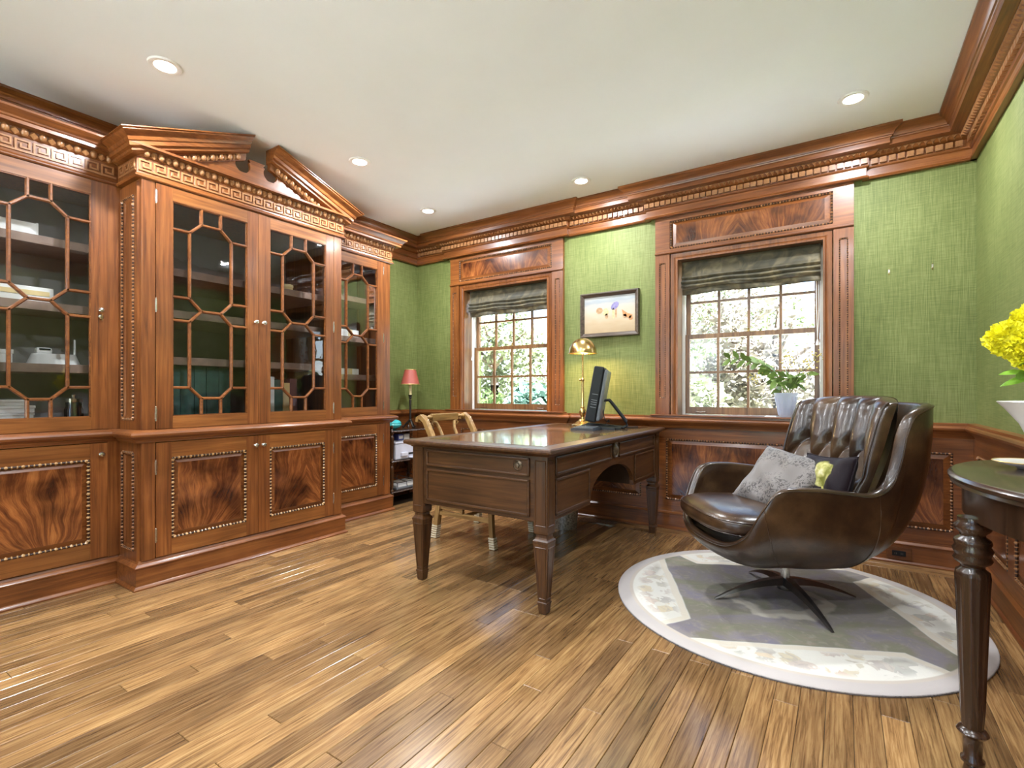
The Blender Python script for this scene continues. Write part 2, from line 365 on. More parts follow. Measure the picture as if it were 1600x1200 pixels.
def rug_mat():
    m, nt, b = new_mat('rug_wool')
    tc = nt.nodes.new('ShaderNodeTexCoord'); sp = nt.nodes.new('ShaderNodeSeparateXYZ'); nt.links.new(tc.outputs['Object'], sp.inputs[0])
    x, y = sp.outputs[0], sp.outputs[1]
    nw = nt.nodes.new('ShaderNodeTexNoise'); nw.inputs['Scale'].default_value = 5; nw.inputs['Detail'].default_value = 3
    nt.links.new(tc.outputs['Object'], nw.inputs['Vector'])
    wob = math_n(nt, 'MULTIPLY', math_n(nt, 'SUBTRACT', nw.outputs['Fac'], 0.5), 0.10)
    r = math_n(nt, 'SQRT', math_n(nt, 'ADD', math_n(nt, 'MULTIPLY', x, x), math_n(nt, 'MULTIPLY', y, y)))
    seg = None
    def hp(a):
        c, s_ = math.cos(math.radians(a)), math.sin(math.radians(a))
        return math_n(nt, 'ADD', math_n(nt, 'MULTIPLY', x, c), math_n(nt, 'MULTIPLY', y, s_))
    for a in (205, 295, 25, 115):
        d = math_n(nt, 'MINIMUM', hp(a), math_n(nt, 'ADD', hp(a - 58), 0.475))
        seg = d if seg is None else math_n(nt, 'MAXIMUM', seg, d)
    seg = math_n(nt, 'ADD', seg, math_n(nt, 'MULTIPLY', wob, 0.30))
    isseg = ramp_fac(nt, seg, 0.475, 0.485)
    # centre field: mottled taupe, lavender and olive
    n1 = nt.nodes.new('ShaderNodeTexNoise'); n1.inputs['Scale'].default_value = 2.6; n1.inputs['Detail'].default_value = 6; n1.inputs['Distortion'].default_value = 1.8
    nt.links.new(tc.outputs['Object'], n1.inputs['Vector'])
    fld = ramp(nt, [(0.30, (0.23, 0.205, 0.27)), (0.42, (0.27, 0.235, 0.235)), (0.52, (0.25, 0.225, 0.175)), (0.60, (0.24, 0.235, 0.155)), (0.70, (0.34, 0.27, 0.21))])
    nt.links.new(n1.outputs['Fac'], fld.inputs[0])
    n2 = nt.nodes.new('ShaderNodeTexNoise'); n2.inputs['Scale'].default_value = 13; n2.inputs['Detail'].default_value = 4; n2.inputs['Distortion'].default_value = 2.0
    nt.links.new(tc.outputs['Object'], n2.inputs['Vector'])
    fieldc = mixc(nt, fld.outputs[0], (0.40, 0.35, 0.28), math_n(nt, 'MULTIPLY', ramp_fac(nt, n2.outputs['Fac'], 0.50, 0.75), 0.55))
    # cream leaf ring in the middle
    ring = math_n(nt, 'ABSOLUTE', math_n(nt, 'SUBTRACT', math_n(nt, 'ADD', r, math_n(nt, 'MULTIPLY', wob, 2.6)), 0.20))
    fieldc = mixc(nt, (0.50, 0.45, 0.37), fieldc, ramp_fac(nt, ring, 0.022, 0.045))
    # ivory segments with pastel flowers
    vo = nt.nodes.new('ShaderNodeTexVoronoi'); vo.inputs['Scale'].default_value = 11
    nt.links.new(tc.outputs['Object'], vo.inputs['Vector'])
    fl = ramp(nt, [(0.0, (0.62, 0.42, 0.34)), (0.25, (0.72, 0.60, 0.40)), (0.5, (0.48, 0.47, 0.42)), (0.75, (0.70, 0.56, 0.46)), (1.0, (0.50, 0.50, 0.52))])
    nt.links.new(vo.outputs['Color'], fl.inputs[0])
    pet = math_n(nt, 'ADD', vo.outputs['Distance'], math_n(nt, 'MULTIPLY', math_n(nt, 'SUBTRACT', n2.outputs['Fac'], 0.5), 1.1))
    mid = math_n(nt, 'MULTIPLY', ramp_fac(nt, seg, 0.50, 0.55), math_n(nt, 'SUBTRACT', 1.0, ramp_fac(nt, r, 0.66, 0.71)))
    flf = math_n(nt, 'MULTIPLY', math_n(nt, 'SUBTRACT', 1.0, ramp_fac(nt, pet, 0.42, 0.52)), mid)
    segc = mixc(nt, (0.80, 0.76, 0.68), mixc(nt, fl.outputs[0], (0.42, 0.36, 0.34), math_n(nt, 'MULTIPLY', ramp_fac(nt, n2.outputs['Fac'], 0.48, 0.56), 0.5)), math_n(nt, 'MULTIPLY', flf, 0.85))
    line = math_n(nt, 'SUBTRACT', 1.0, ramp_fac(nt, math_n(nt, 'ABSOLUTE', math_n(nt, 'SUBTRACT', seg, 0.50)), 0.012, 0.02))
    segc = mixc(nt, segc, (0.70, 0.58, 0.42), math_n(nt, 'MULTIPLY', line, 0.45))
    body = mixc(nt, fieldc, segc, isseg)
    bord = mixc(nt, (0.60, 0.52, 0.44), (0.56, 0.50, 0.47), ramp_fac(nt, r, 0.725, 0.735))
    allc = mixc(nt, body, bord, ramp_fac(nt, r, 0.708, 0.716))
    nt.links.new(allc, b.inputs['Base Color'])
    b.inputs['Roughness'].default_value = 0.95; b.inputs['Sheen Weight'].default_value = 0.25; b.inputs['Specular IOR Level'].default_value = 0.1
    n3 = nt.nodes.new('ShaderNodeTexNoise'); n3.inputs['Scale'].default_value = 260
    nt.links.new(tc.outputs['Object'], n3.inputs['Vector'])
    h = math_n(nt, 'ADD', math_n(nt, 'MULTIPLY', n3.outputs['Fac'], 0.4), n2.outputs['Fac'])
    bp = nt.nodes.new('ShaderNodeBump'); bp.inputs['Strength'].default_value = 0.35; bp.inputs['Distance'].default_value = 0.006
    nt.links.new(h, bp.inputs['Height']); nt.links.new(bp.outputs[0], b.inputs['Normal'])
rug_mat()
def painting_mat():
    """small beach picture: pale sand, hazy sky, plain bent figures are separate flat print shapes"""
    m, nt, b = new_mat('painting_canvas')
    tc = nt.nodes.new('ShaderNodeTexCoord'); sp = nt.nodes.new('ShaderNodeSeparateXYZ'); nt.links.new(tc.outputs['Object'], sp.inputs[0])
    n = nt.nodes.new('ShaderNodeTexNoise'); n.inputs['Scale'].default_value = 14; n.inputs['Detail'].default_value = 5
    mp = nt.nodes.new('ShaderNodeMapping'); mp.inputs['Scale'].default_value = (0.6, 1, 2.2); nt.links.new(tc.outputs['Object'], mp.inputs[0]); nt.links.new(mp.outputs[0], n.inputs['Vector'])
    z = math_n(nt, 'ADD', sp.outputs[2], math_n(nt, 'MULTIPLY', math_n(nt, 'SUBTRACT', n.outputs['Fac'], 0.5), 0.10))
    r = ramp(nt, [(0.0, (0.62, 0.47, 0.28)), (0.30, (0.74, 0.60, 0.40)), (0.55, (0.80, 0.70, 0.55)), (0.72, (0.74, 0.70, 0.64)), (0.85, (0.46, 0.54, 0.60)), (1.0, (0.66, 0.68, 0.68))])
    mr = nt.nodes.new('ShaderNodeMapRange'); mr.inputs['From Min'].default_value = -0.16; mr.inputs['From Max'].default_value = 0.16
    nt.links.new(z, mr.inputs['Value']); nt.links.new(mr.outputs[0], r.inputs[0]); nt.links.new(mixc(nt, r.outputs[0], (0.62, 0.58, 0.55), 1.0, 'MULTIPLY'), b.inputs['Base Color'])
    b.inputs['Roughness'].default_value = 0.6
painting_mat()
plain('paint_tan', (0.40, 0.24, 0.12), rough=0.6, noise=0.3, nscale=60)
plain('paint_ochre', (0.62, 0.45, 0.22), rough=0.6, noise=0.3, nscale=60)
plain('paint_violet', (0.22, 0.19, 0.36), rough=0.6, noise=0.3, nscale=60)
plain('paint_rust', (0.50, 0.22, 0.08), rough=0.6, noise=0.3, nscale=60)
wood('frame_wood', (0.03, 0.018, 0.012), (0.065, 0.043, 0.030), (0.12, 0.085, 0.062), 'x', rough=0.4)
m, nt, b = new_mat('desk_leather')
tc = nt.nodes.new('ShaderNodeTexCoord')
n = nt.nodes.new('ShaderNodeTexNoise'); n.inputs['Scale'].default_value = 5; n.inputs['Detail'].default_value = 6
nt.links.new(tc.outputs['Object'], n.inputs['Vector'])
r = ramp(nt, [(0.3, (0.075, 0.038, 0.016)), (0.7, (0.155, 0.085, 0.036))])
nt.links.new(n.outputs['Fac'], r.inputs[0]); nt.links.new(r.outputs[0], b.inputs['Base Color'])
b.inputs['Roughness'].default_value = 0.22; b.inputs['Coat Weight'].default_value = 0.7; b.inputs['Coat Roughness'].default_value = 0.06
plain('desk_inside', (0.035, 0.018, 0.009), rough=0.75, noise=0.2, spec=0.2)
plain('old_bronze', (0.16, 0.115, 0.075), rough=0.35, metal=0.7, noise=0.3, nscale=80)
plain('basket_metal', (0.40, 0.37, 0.32), rough=0.45, metal=0.7, noise=0.6, nscale=90)

# ------------------------------------------------------------------ geometry helpers
LOC = {}
def tag(o, label=None, cat=None, group=None, kind=None):
    if label: o['label'] = label
    if cat: o['category'] = cat
    if group: o['group'] = group
    if kind: o['kind'] = kind
    return o
def empty(name, loc=(0, 0, 0), label=None, cat=None, group=None, kind=None, rz=0.0, local=False, parent=None):
    o = bpy.data.objects.new(name, None); o.empty_display_size = 0.1
    col.objects.link(o)
    o.location = loc; o.rotation_euler = (0, 0, rz)
    LOC[o.name] = Vector((0, 0, 0)) if local else Vector(loc)
    return tag(o, label, cat, group, kind)
def smooth_mesh(me, ang=0.7):
    me.polygons.foreach_set('use_smooth', [True] * len(me.polygons))
    me.set_sharp_from_angle(angle=ang)
class MB:
    def __init__(s): s.v = []; s.f = []
    def add(s, vs_, fs_):
        o = len(s.v); s.v += [tuple(v) for v in vs_]; s.f += [tuple(i + o for i in f) for f in fs_]; return s
    def box(s, a, b):
        x0, y0, z0 = [min(p, q) for p, q in zip(a, b)]; x1, y1, z1 = [max(p, q) for p, q in zip(a, b)]
        return s.add([(x0, y0, z0), (x1, y0, z0), (x1, y1, z0), (x0, y1, z0), (x0, y0, z1), (x1, y0, z1), (x1, y1, z1), (x0, y1, z1)],
                     [(0, 3, 2, 1), (4, 5, 6, 7), (0, 1, 5, 4), (1, 2, 6, 5), (2, 3, 7, 6), (3, 0, 4, 7)])
    def rings(s, rings, cap=True, closed=True):
        """loft a list of equal-length vertex rings"""
        n = len(rings[0]); o = len(s.v)
        for r in rings: s.v += [tuple(p) for p in r]
        for i in range(len(rings) - 1):
            for j in range(n if closed else n - 1):
                k = (j + 1) % n
                s.f.append((o + i * n + j, o + i * n + k, o + (i + 1) * n + k, o + (i + 1) * n + j))
        if cap:
            s.f.append(tuple(o + j for j in range(n))[::-1]); s.f.append(tuple(o + (len(rings) - 1) * n + j for j in range(n)))
        return s
    def lathe(s, prof, c=(0, 0, 0), n=20, flute=0, famp=0.0, fz=None):
        rings = []
        for r, z in prof:
            ring = []
            for j in range(n):
                a = 2 * PI * j / n; rr = r
                if flute and fz and fz[0] <= z <= fz[1]: rr = r * (1 - famp * (0.5 + 0.5 * math.cos(flute * a)))
                ring.append((c[0] + rr * math.cos(a), c[1] + rr * math.sin(a), c[2] + z))
            rings.append(ring)
        return s.rings(rings)
    def tube(s, pts, r, n=8):
        pts = [Vector(p) for p in pts]; rings = []
        up = Vector((0, 0, 1))
        for i, p in enumerate(pts):
            t = (pts[min(i + 1, len(pts) - 1)] - pts[max(i - 1, 0)]).normalized()
            a = t.cross(up)
            if a.length < 1e-3: a = t.cross(Vector((1, 0, 0)))
            a.normalize(); b_ = t.cross(a)
            rr = r[i] if isinstance(r, (list, tuple)) else r
            rings.append([p + (a * math.cos(2 * PI * j / n) + b_ * math.sin(2 * PI * j / n)) * rr for j in range(n)])
        return s.rings(rings)
    def prism(s, poly, fn, d0, d1):
        """extrude 2-D polygon; fn(u,w,d)->xyz"""
        n = len(poly); o = len(s.v)
        for d in (d0, d1): s.v += [tuple(fn(u, w, d)) for u, w in poly]
        s.f.append(tuple(o + i for i in range(n))[::-1]); s.f.append(tuple(o + n + i for i in range(n)))
        for i in range(n):
            k = (i + 1) % n; s.f.append((o + i, o + k, o + n + k, o + n + i))
        return s
    def sweep(s, path, prof, side=1, cap=True, closed=False):
        """moulding: path [(x,y[,dz])], prof [(d,z)]; d grows to the left (side=1) or right (side=-1) of travel; mitred"""
        P = [Vector((p[0], p[1])) for p in path]; dz = [p[2] if len(p) > 2 else 0.0 for p in path]
        n = len(P); rings = []
        for i in range(n):
            def nrm(a, b):
                t = (b - a).normalized(); return Vector((-t.y, t.x)) * side
            if closed: n0 = nrm(P[i - 1], P[i]); n1 = nrm(P[i], P[(i + 1) % n])
            else:
                n0 = nrm(P[i - 1], P[i]) if i else None; n1 = nrm(P[i], P[i + 1]) if i < n - 1 else None
                n0 = n0 or n1; n1 = n1 or n0
            m_ = (n0 + n1); m_ = m_ / max(1e-6, m_.dot(n0))
            rings.append([(P[i].x + m_.x * d, P[i].y + m_.y * d, z + dz[i]) for d, z in prof])
        if closed: rings.append(rings[0])
        return s.rings(rings, cap=cap and not closed)
    def grid(s, fn, nu, nv, wrap_u=False):
        o = len(s.v)
        for j in range(nv + 1):
            for i in range(nu if wrap_u else nu + 1):
                s.v.append(tuple(fn(i / nu, j / nv)))
        w = nu if wrap_u else nu + 1
        for j in range(nv):
            for i in range(nu):
                k = (i + 1) % w
                s.f.append((o + j * w + i, o + j * w + k, o + (j + 1) * w + k, o + (j + 1) * w + i))
        return s
    def sphere(s, c, r, nu=10, nv=6, sx=1, sy=1, sz=1):
        rr = []
        for j in range(nv + 1):
            t = PI * (0.02 + 0.96 * j / nv)
            rr.append([(c[0] + r * sx * math.sin(t) * math.cos(2 * PI * i / nu), c[1] + r * sy * math.sin(t) * math.sin(2 * PI * i / nu), c[2] - r * sz * math.cos(t)) for i in range(nu)])
        return s.rings(rr)
    def xf(s, M):
        s.v = [tuple(M @ Vector(v)) for v in s.v]; return s
    def build(s, name, mat, parent=None, smooth=True, bev=0.0, ang=0.7, fixn=True):
        off = LOC.get(parent.name, Vector((0, 0, 0))) if parent else Vector((0, 0, 0))
        own = mat.startswith('flame_')           # veneer figure starts from the panel's own centre
        if own:
            par_off = off; off = Vector([sum(v[i] for v in s.v) / len(s.v) for i in range(3)])
        me = bpy.data.meshes.new(name)
        me.from_pydata([(v[0] - off.x, v[1] - off.y, v[2] - off.z) for v in s.v], [], s.f)
        if fixn:
            import bmesh
            bm = bmesh.new(); bm.from_mesh(me); bmesh.ops.recalc_face_normals(bm, faces=bm.faces); bm.to_mesh(me); bm.free()
        me.materials.append(MATS[mat])
        if smooth: smooth_mesh(me, ang)
        o = bpy.data.objects.new(name, me); col.objects.link(o)
        if parent: o.parent = parent; LOC[o.name] = off
        if own: o.location = off - par_off
        if bev:
            md = o.modifiers.new('bevel', 'BEVEL'); md.width = bev; md.segments = 2; md.limit_method = 'ANGLE'; md.angle_limit = 0.6
        return o
def piece(name, me, parent, loc, rz=0.0, scale=(1, 1, 1)):
    """one small repeated part that shares mesh data"""
    o = bpy.data.objects.new(name, me); col.objects.link(o); o.parent = parent
    o.location = Vector(loc) - LOC.get(parent.name, Vector((0, 0, 0))); o.rotation_euler = (0, 0, rz); o.scale = scale
    return o
def mesh_of(mb, name, mat, smooth=True):
    me = bpy.data.meshes.new(name); me.from_pydata(mb.v, [], mb.f)
    import bmesh
    bm = bmesh.new(); bm.from_mesh(me); bmesh.ops.recalc_face_normals(bm, faces=bm.faces); bm.to_mesh(me); bm.free()
    me.materials.append(MATS[mat])
    if smooth: smooth_mesh(me)
    return me
def beads(mb, a, b, r, pitch, flat=0.75):
    """a row of small carved beads from a to b"""
    a, b = Vector(a), Vector(b); L = (b - a).length; n = max(2, int(L / pitch))
    t = (b - a) / n
    for i in range(n):
        c = a + t * (i + 0.5)
        k = r if i % 3 else r * 1.15
        vs_ = [(c + Vector(d) * k * (1.45 if abs(Vector(d).dot(t.normalized())) > 0.5 and i % 3 == 0 else 1.0)) for d in ((1, 0, 0), (-1, 0, 0), (0, 1, 0), (0, -1, 0), (0, 0, 1), (0, 0, -1))]
        mb.add(vs_, [(0, 2, 4), (2, 1, 4), (1, 3, 4), (3, 0, 4), (2, 0, 5), (1, 2, 5), (3, 1, 5), (0, 3, 5)])
    mb.__dict__.setdefault('gr', MB()).tube([a, b], r * 0.58, 6)  # dark rod behind the row, deepens the recess shade by colour
    return mb
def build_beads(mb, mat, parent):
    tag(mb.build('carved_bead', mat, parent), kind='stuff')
    mb.gr.build('bead_shade_rod', 'carve_shade', parent, smooth=False)

# ================================================================== THE ROOM
XL, XR, YB, YF, H = -3.78, 0.645, 3.88, -1.60, 2.63     # left, right, window wall, wall behind the camera, ceiling
WINS = (-2.655, -0.575)                                  # window centres
OW, OZ0, OZ1, WT = 0.47, 0.872, 2.05, 0.27               # opening half width, sill, head, wall thickness

# ---- floor: subfloor + oak strips
fl = MB().box((XL - 0.3, YF - 0.3, -0.14), (XR + 0.3, YB + WT, -0.012)).build('floor', 'subfloor', smooth=False)
tag(fl, kind='structure')
PW = 0.076
plank_mesh = {}
def plank(L, axis, w):
    L = round(L, 1); k = (L, axis, round(w, 3))
    if k not in plank_mesh:
        mb = MB(); h = 0.0016; g = 0.0007
        a, c = L / 2 - g, w / 2 - g
        top = [(-a + h, -c + h, 0.0), (a - h, -c + h, 0.0), (a - h, c - h, 0.0), (-a + h, c - h, 0.0)]
        low = [(-a, -c, -h), (a, -c, -h), (a, c, -h), (-a, c, -h)]
        bot = [(-a, -c, -0.012), (a, -c, -0.012), (a, c, -0.012), (-a, c, -0.012)]
        mb.rings([bot, low, top])
        if axis == 'y': mb.v = [(y, x, z) for x, y, z in mb.v]
        plank_mesh[k] = mesh_of(mb, 'plank', 'oak_' + axis, smooth=False)
    return plank_mesh[k], L
FIELD_X0, FIELD_X1, FIELD_Y1 = -3.45, XR - 0.01, YB - 0.165
y_near = 0.0
nrow = int((FIELD_X1 - FIELD_X0) / PW) + 1
PW = (FIELD_X1 - FIELD_X0) / nrow
npl = 0
far_mb = MB()
for i in range(nrow):
    x = FIELD_X0 + PW * (i + 0.5)
    # nearest floor in the frame along this strip (image bottom edge), a little more for safety
    y = FIELD_Y1
    y_stop = YF
    while y > y_stop + 0.05:
        L = min(round(random.choice((0.6, 0.8, 0.9, 1.1, 1.3, 1.5, 1.7)), 1), round(y - y_stop + 0.05, 1))
        if L < 0.1: break
        y0 = y - L
        vis = (-0.5517 * x + 0.834 * y) > 1.25 and y > 0.25     # in front of the lens
        if vis and npl < 296:
            me, LL = plank(L, 'y', PW)
            piece('plank', me, fl, (x, y - LL / 2, 0)); npl += 1
        else:
            far_mb.box((x - PW / 2 + 0.0007, y0 + 0.0007, -0.012), (x + PW / 2 - 0.0007, y - 0.0007, 0))
        y = y0
far_o = far_mb.build('plank_rest', 'oak_y', fl, smooth=False)
tag(far_o, kind='stuff')
for r_ in range(2):                                     # two border strips along the window wall
    x = FIELD_X0 - (0.3 if r_ else 0.0)
    while x < FIELD_X1 - 0.1:
        L = min(random.choice((0.9, 1.2, 1.5)), round(FIELD_X1 - x, 1))
        if L < 0.1: break
        me, LL = plank(L, 'x', 0.0775)
        piece('plank', me, fl, (x + LL / 2, FIELD_Y1 + 0.0387 + r_ * 0.0775, 0)); x += LL

ce = MB().box((XL - 0.3, YF - 0.3, H), (XR + 0.3, YB + WT, H + 0.3)).build('ceiling', 'ceiling_paint', smooth=False)
tag(ce, kind='structure')
tag(MB().box((XL - 0.25, YF - 0.3, -0.14), (XL, YB + WT, H)).build('wall_left', 'wallpaper', smooth=False), kind='structure')
tag(MB().box((XR, YF - 0.3, -0.14), (XR + 0.25, YB + WT, H)).build('wall_right', 'wallpaper', smooth=False), kind='structure')
wb_ = MB()
def wall_with_holes(mb, y0, y1, holes):
    xs = [XL] + [v for h_ in holes for v in (h_[0], h_[1])] + [XR]
    for i in range(0, len(xs), 2): mb.box((xs[i], y0, -0.14), (xs[i + 1], y1, H))
    for a, b_, z0, z1 in holes:
        mb.box((a, y0, -0.14), (b_, y1, z0)); mb.box((a, y0, z1), (b_, y1, H))
wall_with_holes(wb_, YB, YB + WT, [(c - OW - 0.01, c + OW + 0.01, OZ0 - 0.02, OZ1 + 0.01) for c in WINS])
tag(wb_.build('wall_back', 'wallpaper', smooth=False), kind='structure')
wf_ = MB()
wall_with_holes(wf_, YF - 0.25, YF, [(-3.1, -1.8, 0.25, 2.2), (-1.2, 0.1, 0.25, 2.2)])
tag(wf_.build('wall_front', 'wallpaper', smooth=False), kind='structure')

# plain casements, added unseen behind the camera to give fill light
for i_, (a, b) in enumerate(((-3.1, -1.8), (-1.2, 0.1))):
    t = empty('window_%d' % (i_ + 3), ((a + b) / 2, YF, 0.25), kind='structure')
    fm = MB(); y0, y1 = YF - 0.17, YF - 0.12
    fm.box((a, y0, 0.25), (a + 0.05, y1, 2.2)); fm.box((b - 0.05, y0, 0.25), (b, y1, 2.2)); fm.box((a + 0.05, y0, 0.25), (b - 0.05, y1, 0.31)); fm.box((a + 0.05, y0, 2.14), (b - 0.05, y1, 2.2))
    m_ = (a + b) / 2
    fm.box((m_ - 0.012, y0, 0.31), (m_ + 0.012, y1, 2.14)); fm.box((a + 0.05, y0, 1.21), (b - 0.05, y1, 1.24))
    fm.build('frame', 'sashwood_z', t, smooth=False)
    for xa, xb in ((a + 0.05, m_ - 0.012), (m_ + 0.012, b - 0.05)):
        for za, zb in ((0.31, 1.21), (1.24, 2.14)):
            MB().add([(xa, YF - 0.145, za), (xb, YF - 0.145, za), (xb, YF - 0.145, zb), (xa, YF - 0.145, zb)], [(0, 1, 2, 3)]).build('pane', 'window_glass', t, smooth=False)

# ---- crown mouldings
CROWN = [(0, 2.385), (0.030, 2.385), (0.034, 2.391), (0.027, 2.398), (0.021, 2.404), (0.021, 2.450), (0.030, 2.455), (0.034, 2.462), (0.034, 2.503),
         (0.050, 2.507), (0.066, 2.514), (0.078, 2.526), (0.080, 2.531), (0.132, 2.533), (0.132, 2.562), (0.138, 2.566), (0.140, 2.572), (0.147, 2.574),
         (0.152, 2.588), (0.166, 2.602), (0.183, 2.612), (0.188, 2.616), (0.188, 2.6295), (0, 2.6295)]
BRK = 0.035
bx = [(-3.335, -1.985), (-1.255, 0.105)]
path = [(XL + 0.0, YB)]
for a, b_ in bx: path += [(a, YB), (a, YB - BRK), (b_, YB - BRK), (b_, YB)]
path += [(XR, YB)]
dent_me = mesh_of(MB().box((-0.0165, -0.019, -0.016), (0.0165, 0.0, 0.016)), 'dentil', 'carving', smooth=False)
def crown(name, path, side, dent_runs, leaf_runs):
    t = empty(name, (path[0][0], path[0][1], 2.385), kind='structure')
    MB().sweep(path, CROWN, side).build('cornice', 'mahogany_x' if name == 'trim_1' else 'mahogany_y', t, ang=0.5)
    for a, b_, rz in dent_runs:
        a, b_ = Vector(a), Vector(b_); n = max(1, int((b_ - a).length / 0.041))
        for i in range(n):
            p = a + (b_ - a) * ((i + 0.5) / n); piece('dentil', dent_me, t, p, rz)
    lm = MB()
    for a, b_, out in leaf_runs:
        a, b_ = Vector(a), Vector(b_); n = max(1, int((b_ - a).length / 0.030)); tdir = (b_ - a) / n; o_ = Vector(out)
        for i in range(n):
            c = a + tdir * (i + 0.5); hw = tdir * 0.42
            lm.add([c - hw + Vector((0, 0, 0.012)) + o_ * 0.012, c + hw + Vector((0, 0, 0.012)) + o_ * 0.012, c + Vector((0, 0, -0.012)) - o_ * 0.012 + tdir * 0.1,
                    c + o_ * 0.014 + Vector((0, 0, -0.004))], [(0, 3, 2), (1, 2, 3), (0, 1, 3), (0, 2, 1)])
    if leaf_runs: tag(lm.build('leaf_carving', 'carving', t, smooth=False), kind='stuff')
    return t
zd, zl = 2.484, 2.519
dr, lr = [], []
segs = [(XL + 0.06, bx[0][0] - 0.0, 0), (bx[0][0] + 0.0, bx[0][1], BRK), (bx[0][1], bx[1][0], 0), (bx[1][0], bx[1][1], BRK), (bx[1][1], XR - 0.06, 0)]
for a, b_, o_ in segs:
    e0 = 0.06 if o_ else -0.03
    aa = a - (0.03 if o_ else -0.04 if a > XL + 0.1 else 0); bb = b_ + (0.03 if o_ else -0.04 if b_ < XR - 0.1 else 0)
    dr.append(((aa, YB - 0.034 - o_, zd), (bb, YB - 0.034 - o_, zd), 0))
    lr.append(((aa, YB - 0.068 - o_, zl), (bb, YB - 0.068 - o_, zl), (0, -1, 0)))
crown('trim_1', path, -1, dr, lr)
crown('trim_2', [(XR, YB), (XR, YF)], -1, [((XR - 0.034, 3.80, zd), (XR - 0.034, 2.0, zd), -PI / 2)], [((XR - 0.068, 3.80, zl), (XR - 0.068, 0.9, zl), (-1, 0, 0))])
crown('trim_3', [(XL, YF), (XL, YB)], -1, [], [])

# ---- baseboards, chair rails
BASE = [(0, 0.0005), (0.034, 0.0005), (0.034, 0.008), (0.028, 0.016), (0.022, 0.019), (0.022, 0.112), (0.026, 0.116), (0.026, 0.121), (0.018, 0.130), (0.013, 0.134), (0.013, 0.142), (0.0, 0.145)]
RAIL = [(0, 0.775), (0.012, 0.775), (0.018, 0.790), (0.030, 0.803), (0.040, 0.812), (0.048, 0.818), (0.056, 0.826), (0.058, 0.836), (0.054, 0.846), (0.046, 0.852), (0.046, 0.866), (0, 0.866)]
for nm, pth in (('back', [(XL, YB), (XR, YB)]), ('right', [(XR, YB), (XR, YF)])):
    tag(MB().sweep(pth, BASE, -1).build('baseboard_' + nm, 'mahogany_x' if nm == 'back' else 'mahogany_y', ang=0.5), kind='structure')
tag(MB().sweep([(XL, 3.13), (XL, YB)], BASE, -1).build('baseboard_left', 'mahogany_y', ang=0.5), kind='structure')
tag(MB().sweep([(XL, YB - 0.06), (XL, 3.13)][::-1], RAIL, -1).build('trim_4', 'mahogany_y', ang=0.5), kind='structure')
# the rail of the window wall swells out under each window
rp = [(XL, YB)]
for c in WINS: rp += [(c - 0.665, YB), (c - 0.665, YB - 0.028), (c + 0.665, YB - 0.028), (c + 0.665, YB)]
rp += [(XR, YB)]
tag(MB().sweep(rp, RAIL, -1).build('trim_5', 'mahogany_x', ang=0.5), kind='structure')
tag(MB().sweep([(XR, YB - 0.05), (XR, YF)], RAIL, -1).build('trim_6', 'mahogany_y', ang=0.5), kind='structure')

# ---- wainscot: stiles/rails with recessed flame panels
def wainscot(name, fn, u0, u1, panels, plane, gx):
    """fn(u, d, z) -> world ; d = proud of wall"""
    t = empty(name, fn(u0, 0, 0.14), kind='structure')
    z0, z1, pz0, pz1 = 0.143, 0.776, 0.222, 0.690
    fr = MB()
    def bx_(a, b, c, d, e, f_): fr.box(fn(a, c, e), fn(b, d, f_))
    bx_(u0, u1, 0, 0.012, z0, pz0); bx_(u0, u1, 0, 0.012, pz1, z1)
    e = [u0] + [q for p in panels for q in p] + [u1]
    for i in range(0, len(e), 2): bx_(e[i], e[i + 1], 0, 0.012, pz0, pz1)
    fr.build('frame', gx, t, smooth=False)
    sg = 1 if u1 > u0 else -1
    for a, b in panels:
        i = 0.045 * sg; j = 0.040
        # sloping border of the raised panel and its veneer
        pm = MB()
        o_ = [fn(a, 0.001, pz0), fn(b, 0.001, pz0), fn(b, 0.001, pz1), fn(a, 0.001, pz1)]
        m1 = [fn(a + i * .35, 0.003, pz0 + j * .35), fn(b - i * .35, 0.003, pz0 + j * .35), fn(b - i * .35, 0.003, pz1 - j * .35), fn(a + i * .35, 0.003, pz1 - j * .35)]
        m2 = [fn(a + i, 0.010, pz0 + j), fn(b - i, 0.010, pz0 + j), fn(b - i, 0.010, pz1 - j), fn(a + i, 0.010, pz1 - j)]
        pm.rings([o_, m1, m2], cap=False)
        pm.build('panel_border', 'mahogany_x' if plane == 'xz' else 'mahogany_y', t, smooth=False)
        MB().add(m2, [(0, 1, 2, 3)]).build('panel', 'flame_' + plane, t, smooth=False)
        bd = MB(); k = 0.006 * sg
        c4 = [fn(a + k, 0.010, pz0 + 0.006), fn(b - k, 0.010, pz0 + 0.006), fn(b - k, 0.010, pz1 - 0.006), fn(a + k, 0.010, pz1 - 0.006)]
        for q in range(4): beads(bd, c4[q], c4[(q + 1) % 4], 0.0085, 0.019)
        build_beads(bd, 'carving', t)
    return t
fb = lambda u, d, z: (u, YB - d, z)
wainscot('trim_7', fb, XL, XR, [(-3.17, -2.14), (-1.90, -1.33), (-1.135, -0.015), (0.125, 0.543)], 'xz', 'mahogany_x')
fr_ = lambda u, d, z: (XR - d, u, z)
wainscot('trim_8', fr_, YB - 0.012, YF, [(3.78, 3.16), (3.04, 2.42), (2.30, 1.68), (1.56, 0.94), (0.82, 0.2)], 'yz', 'mahogany_y')
fl_ = lambda u, d, z: (XL + d, u, z)
wainscot('trim_9', fl_, 3.13, YB - 0.012, [(3.20, 3.80)], 'yz', 'mahogany_y')

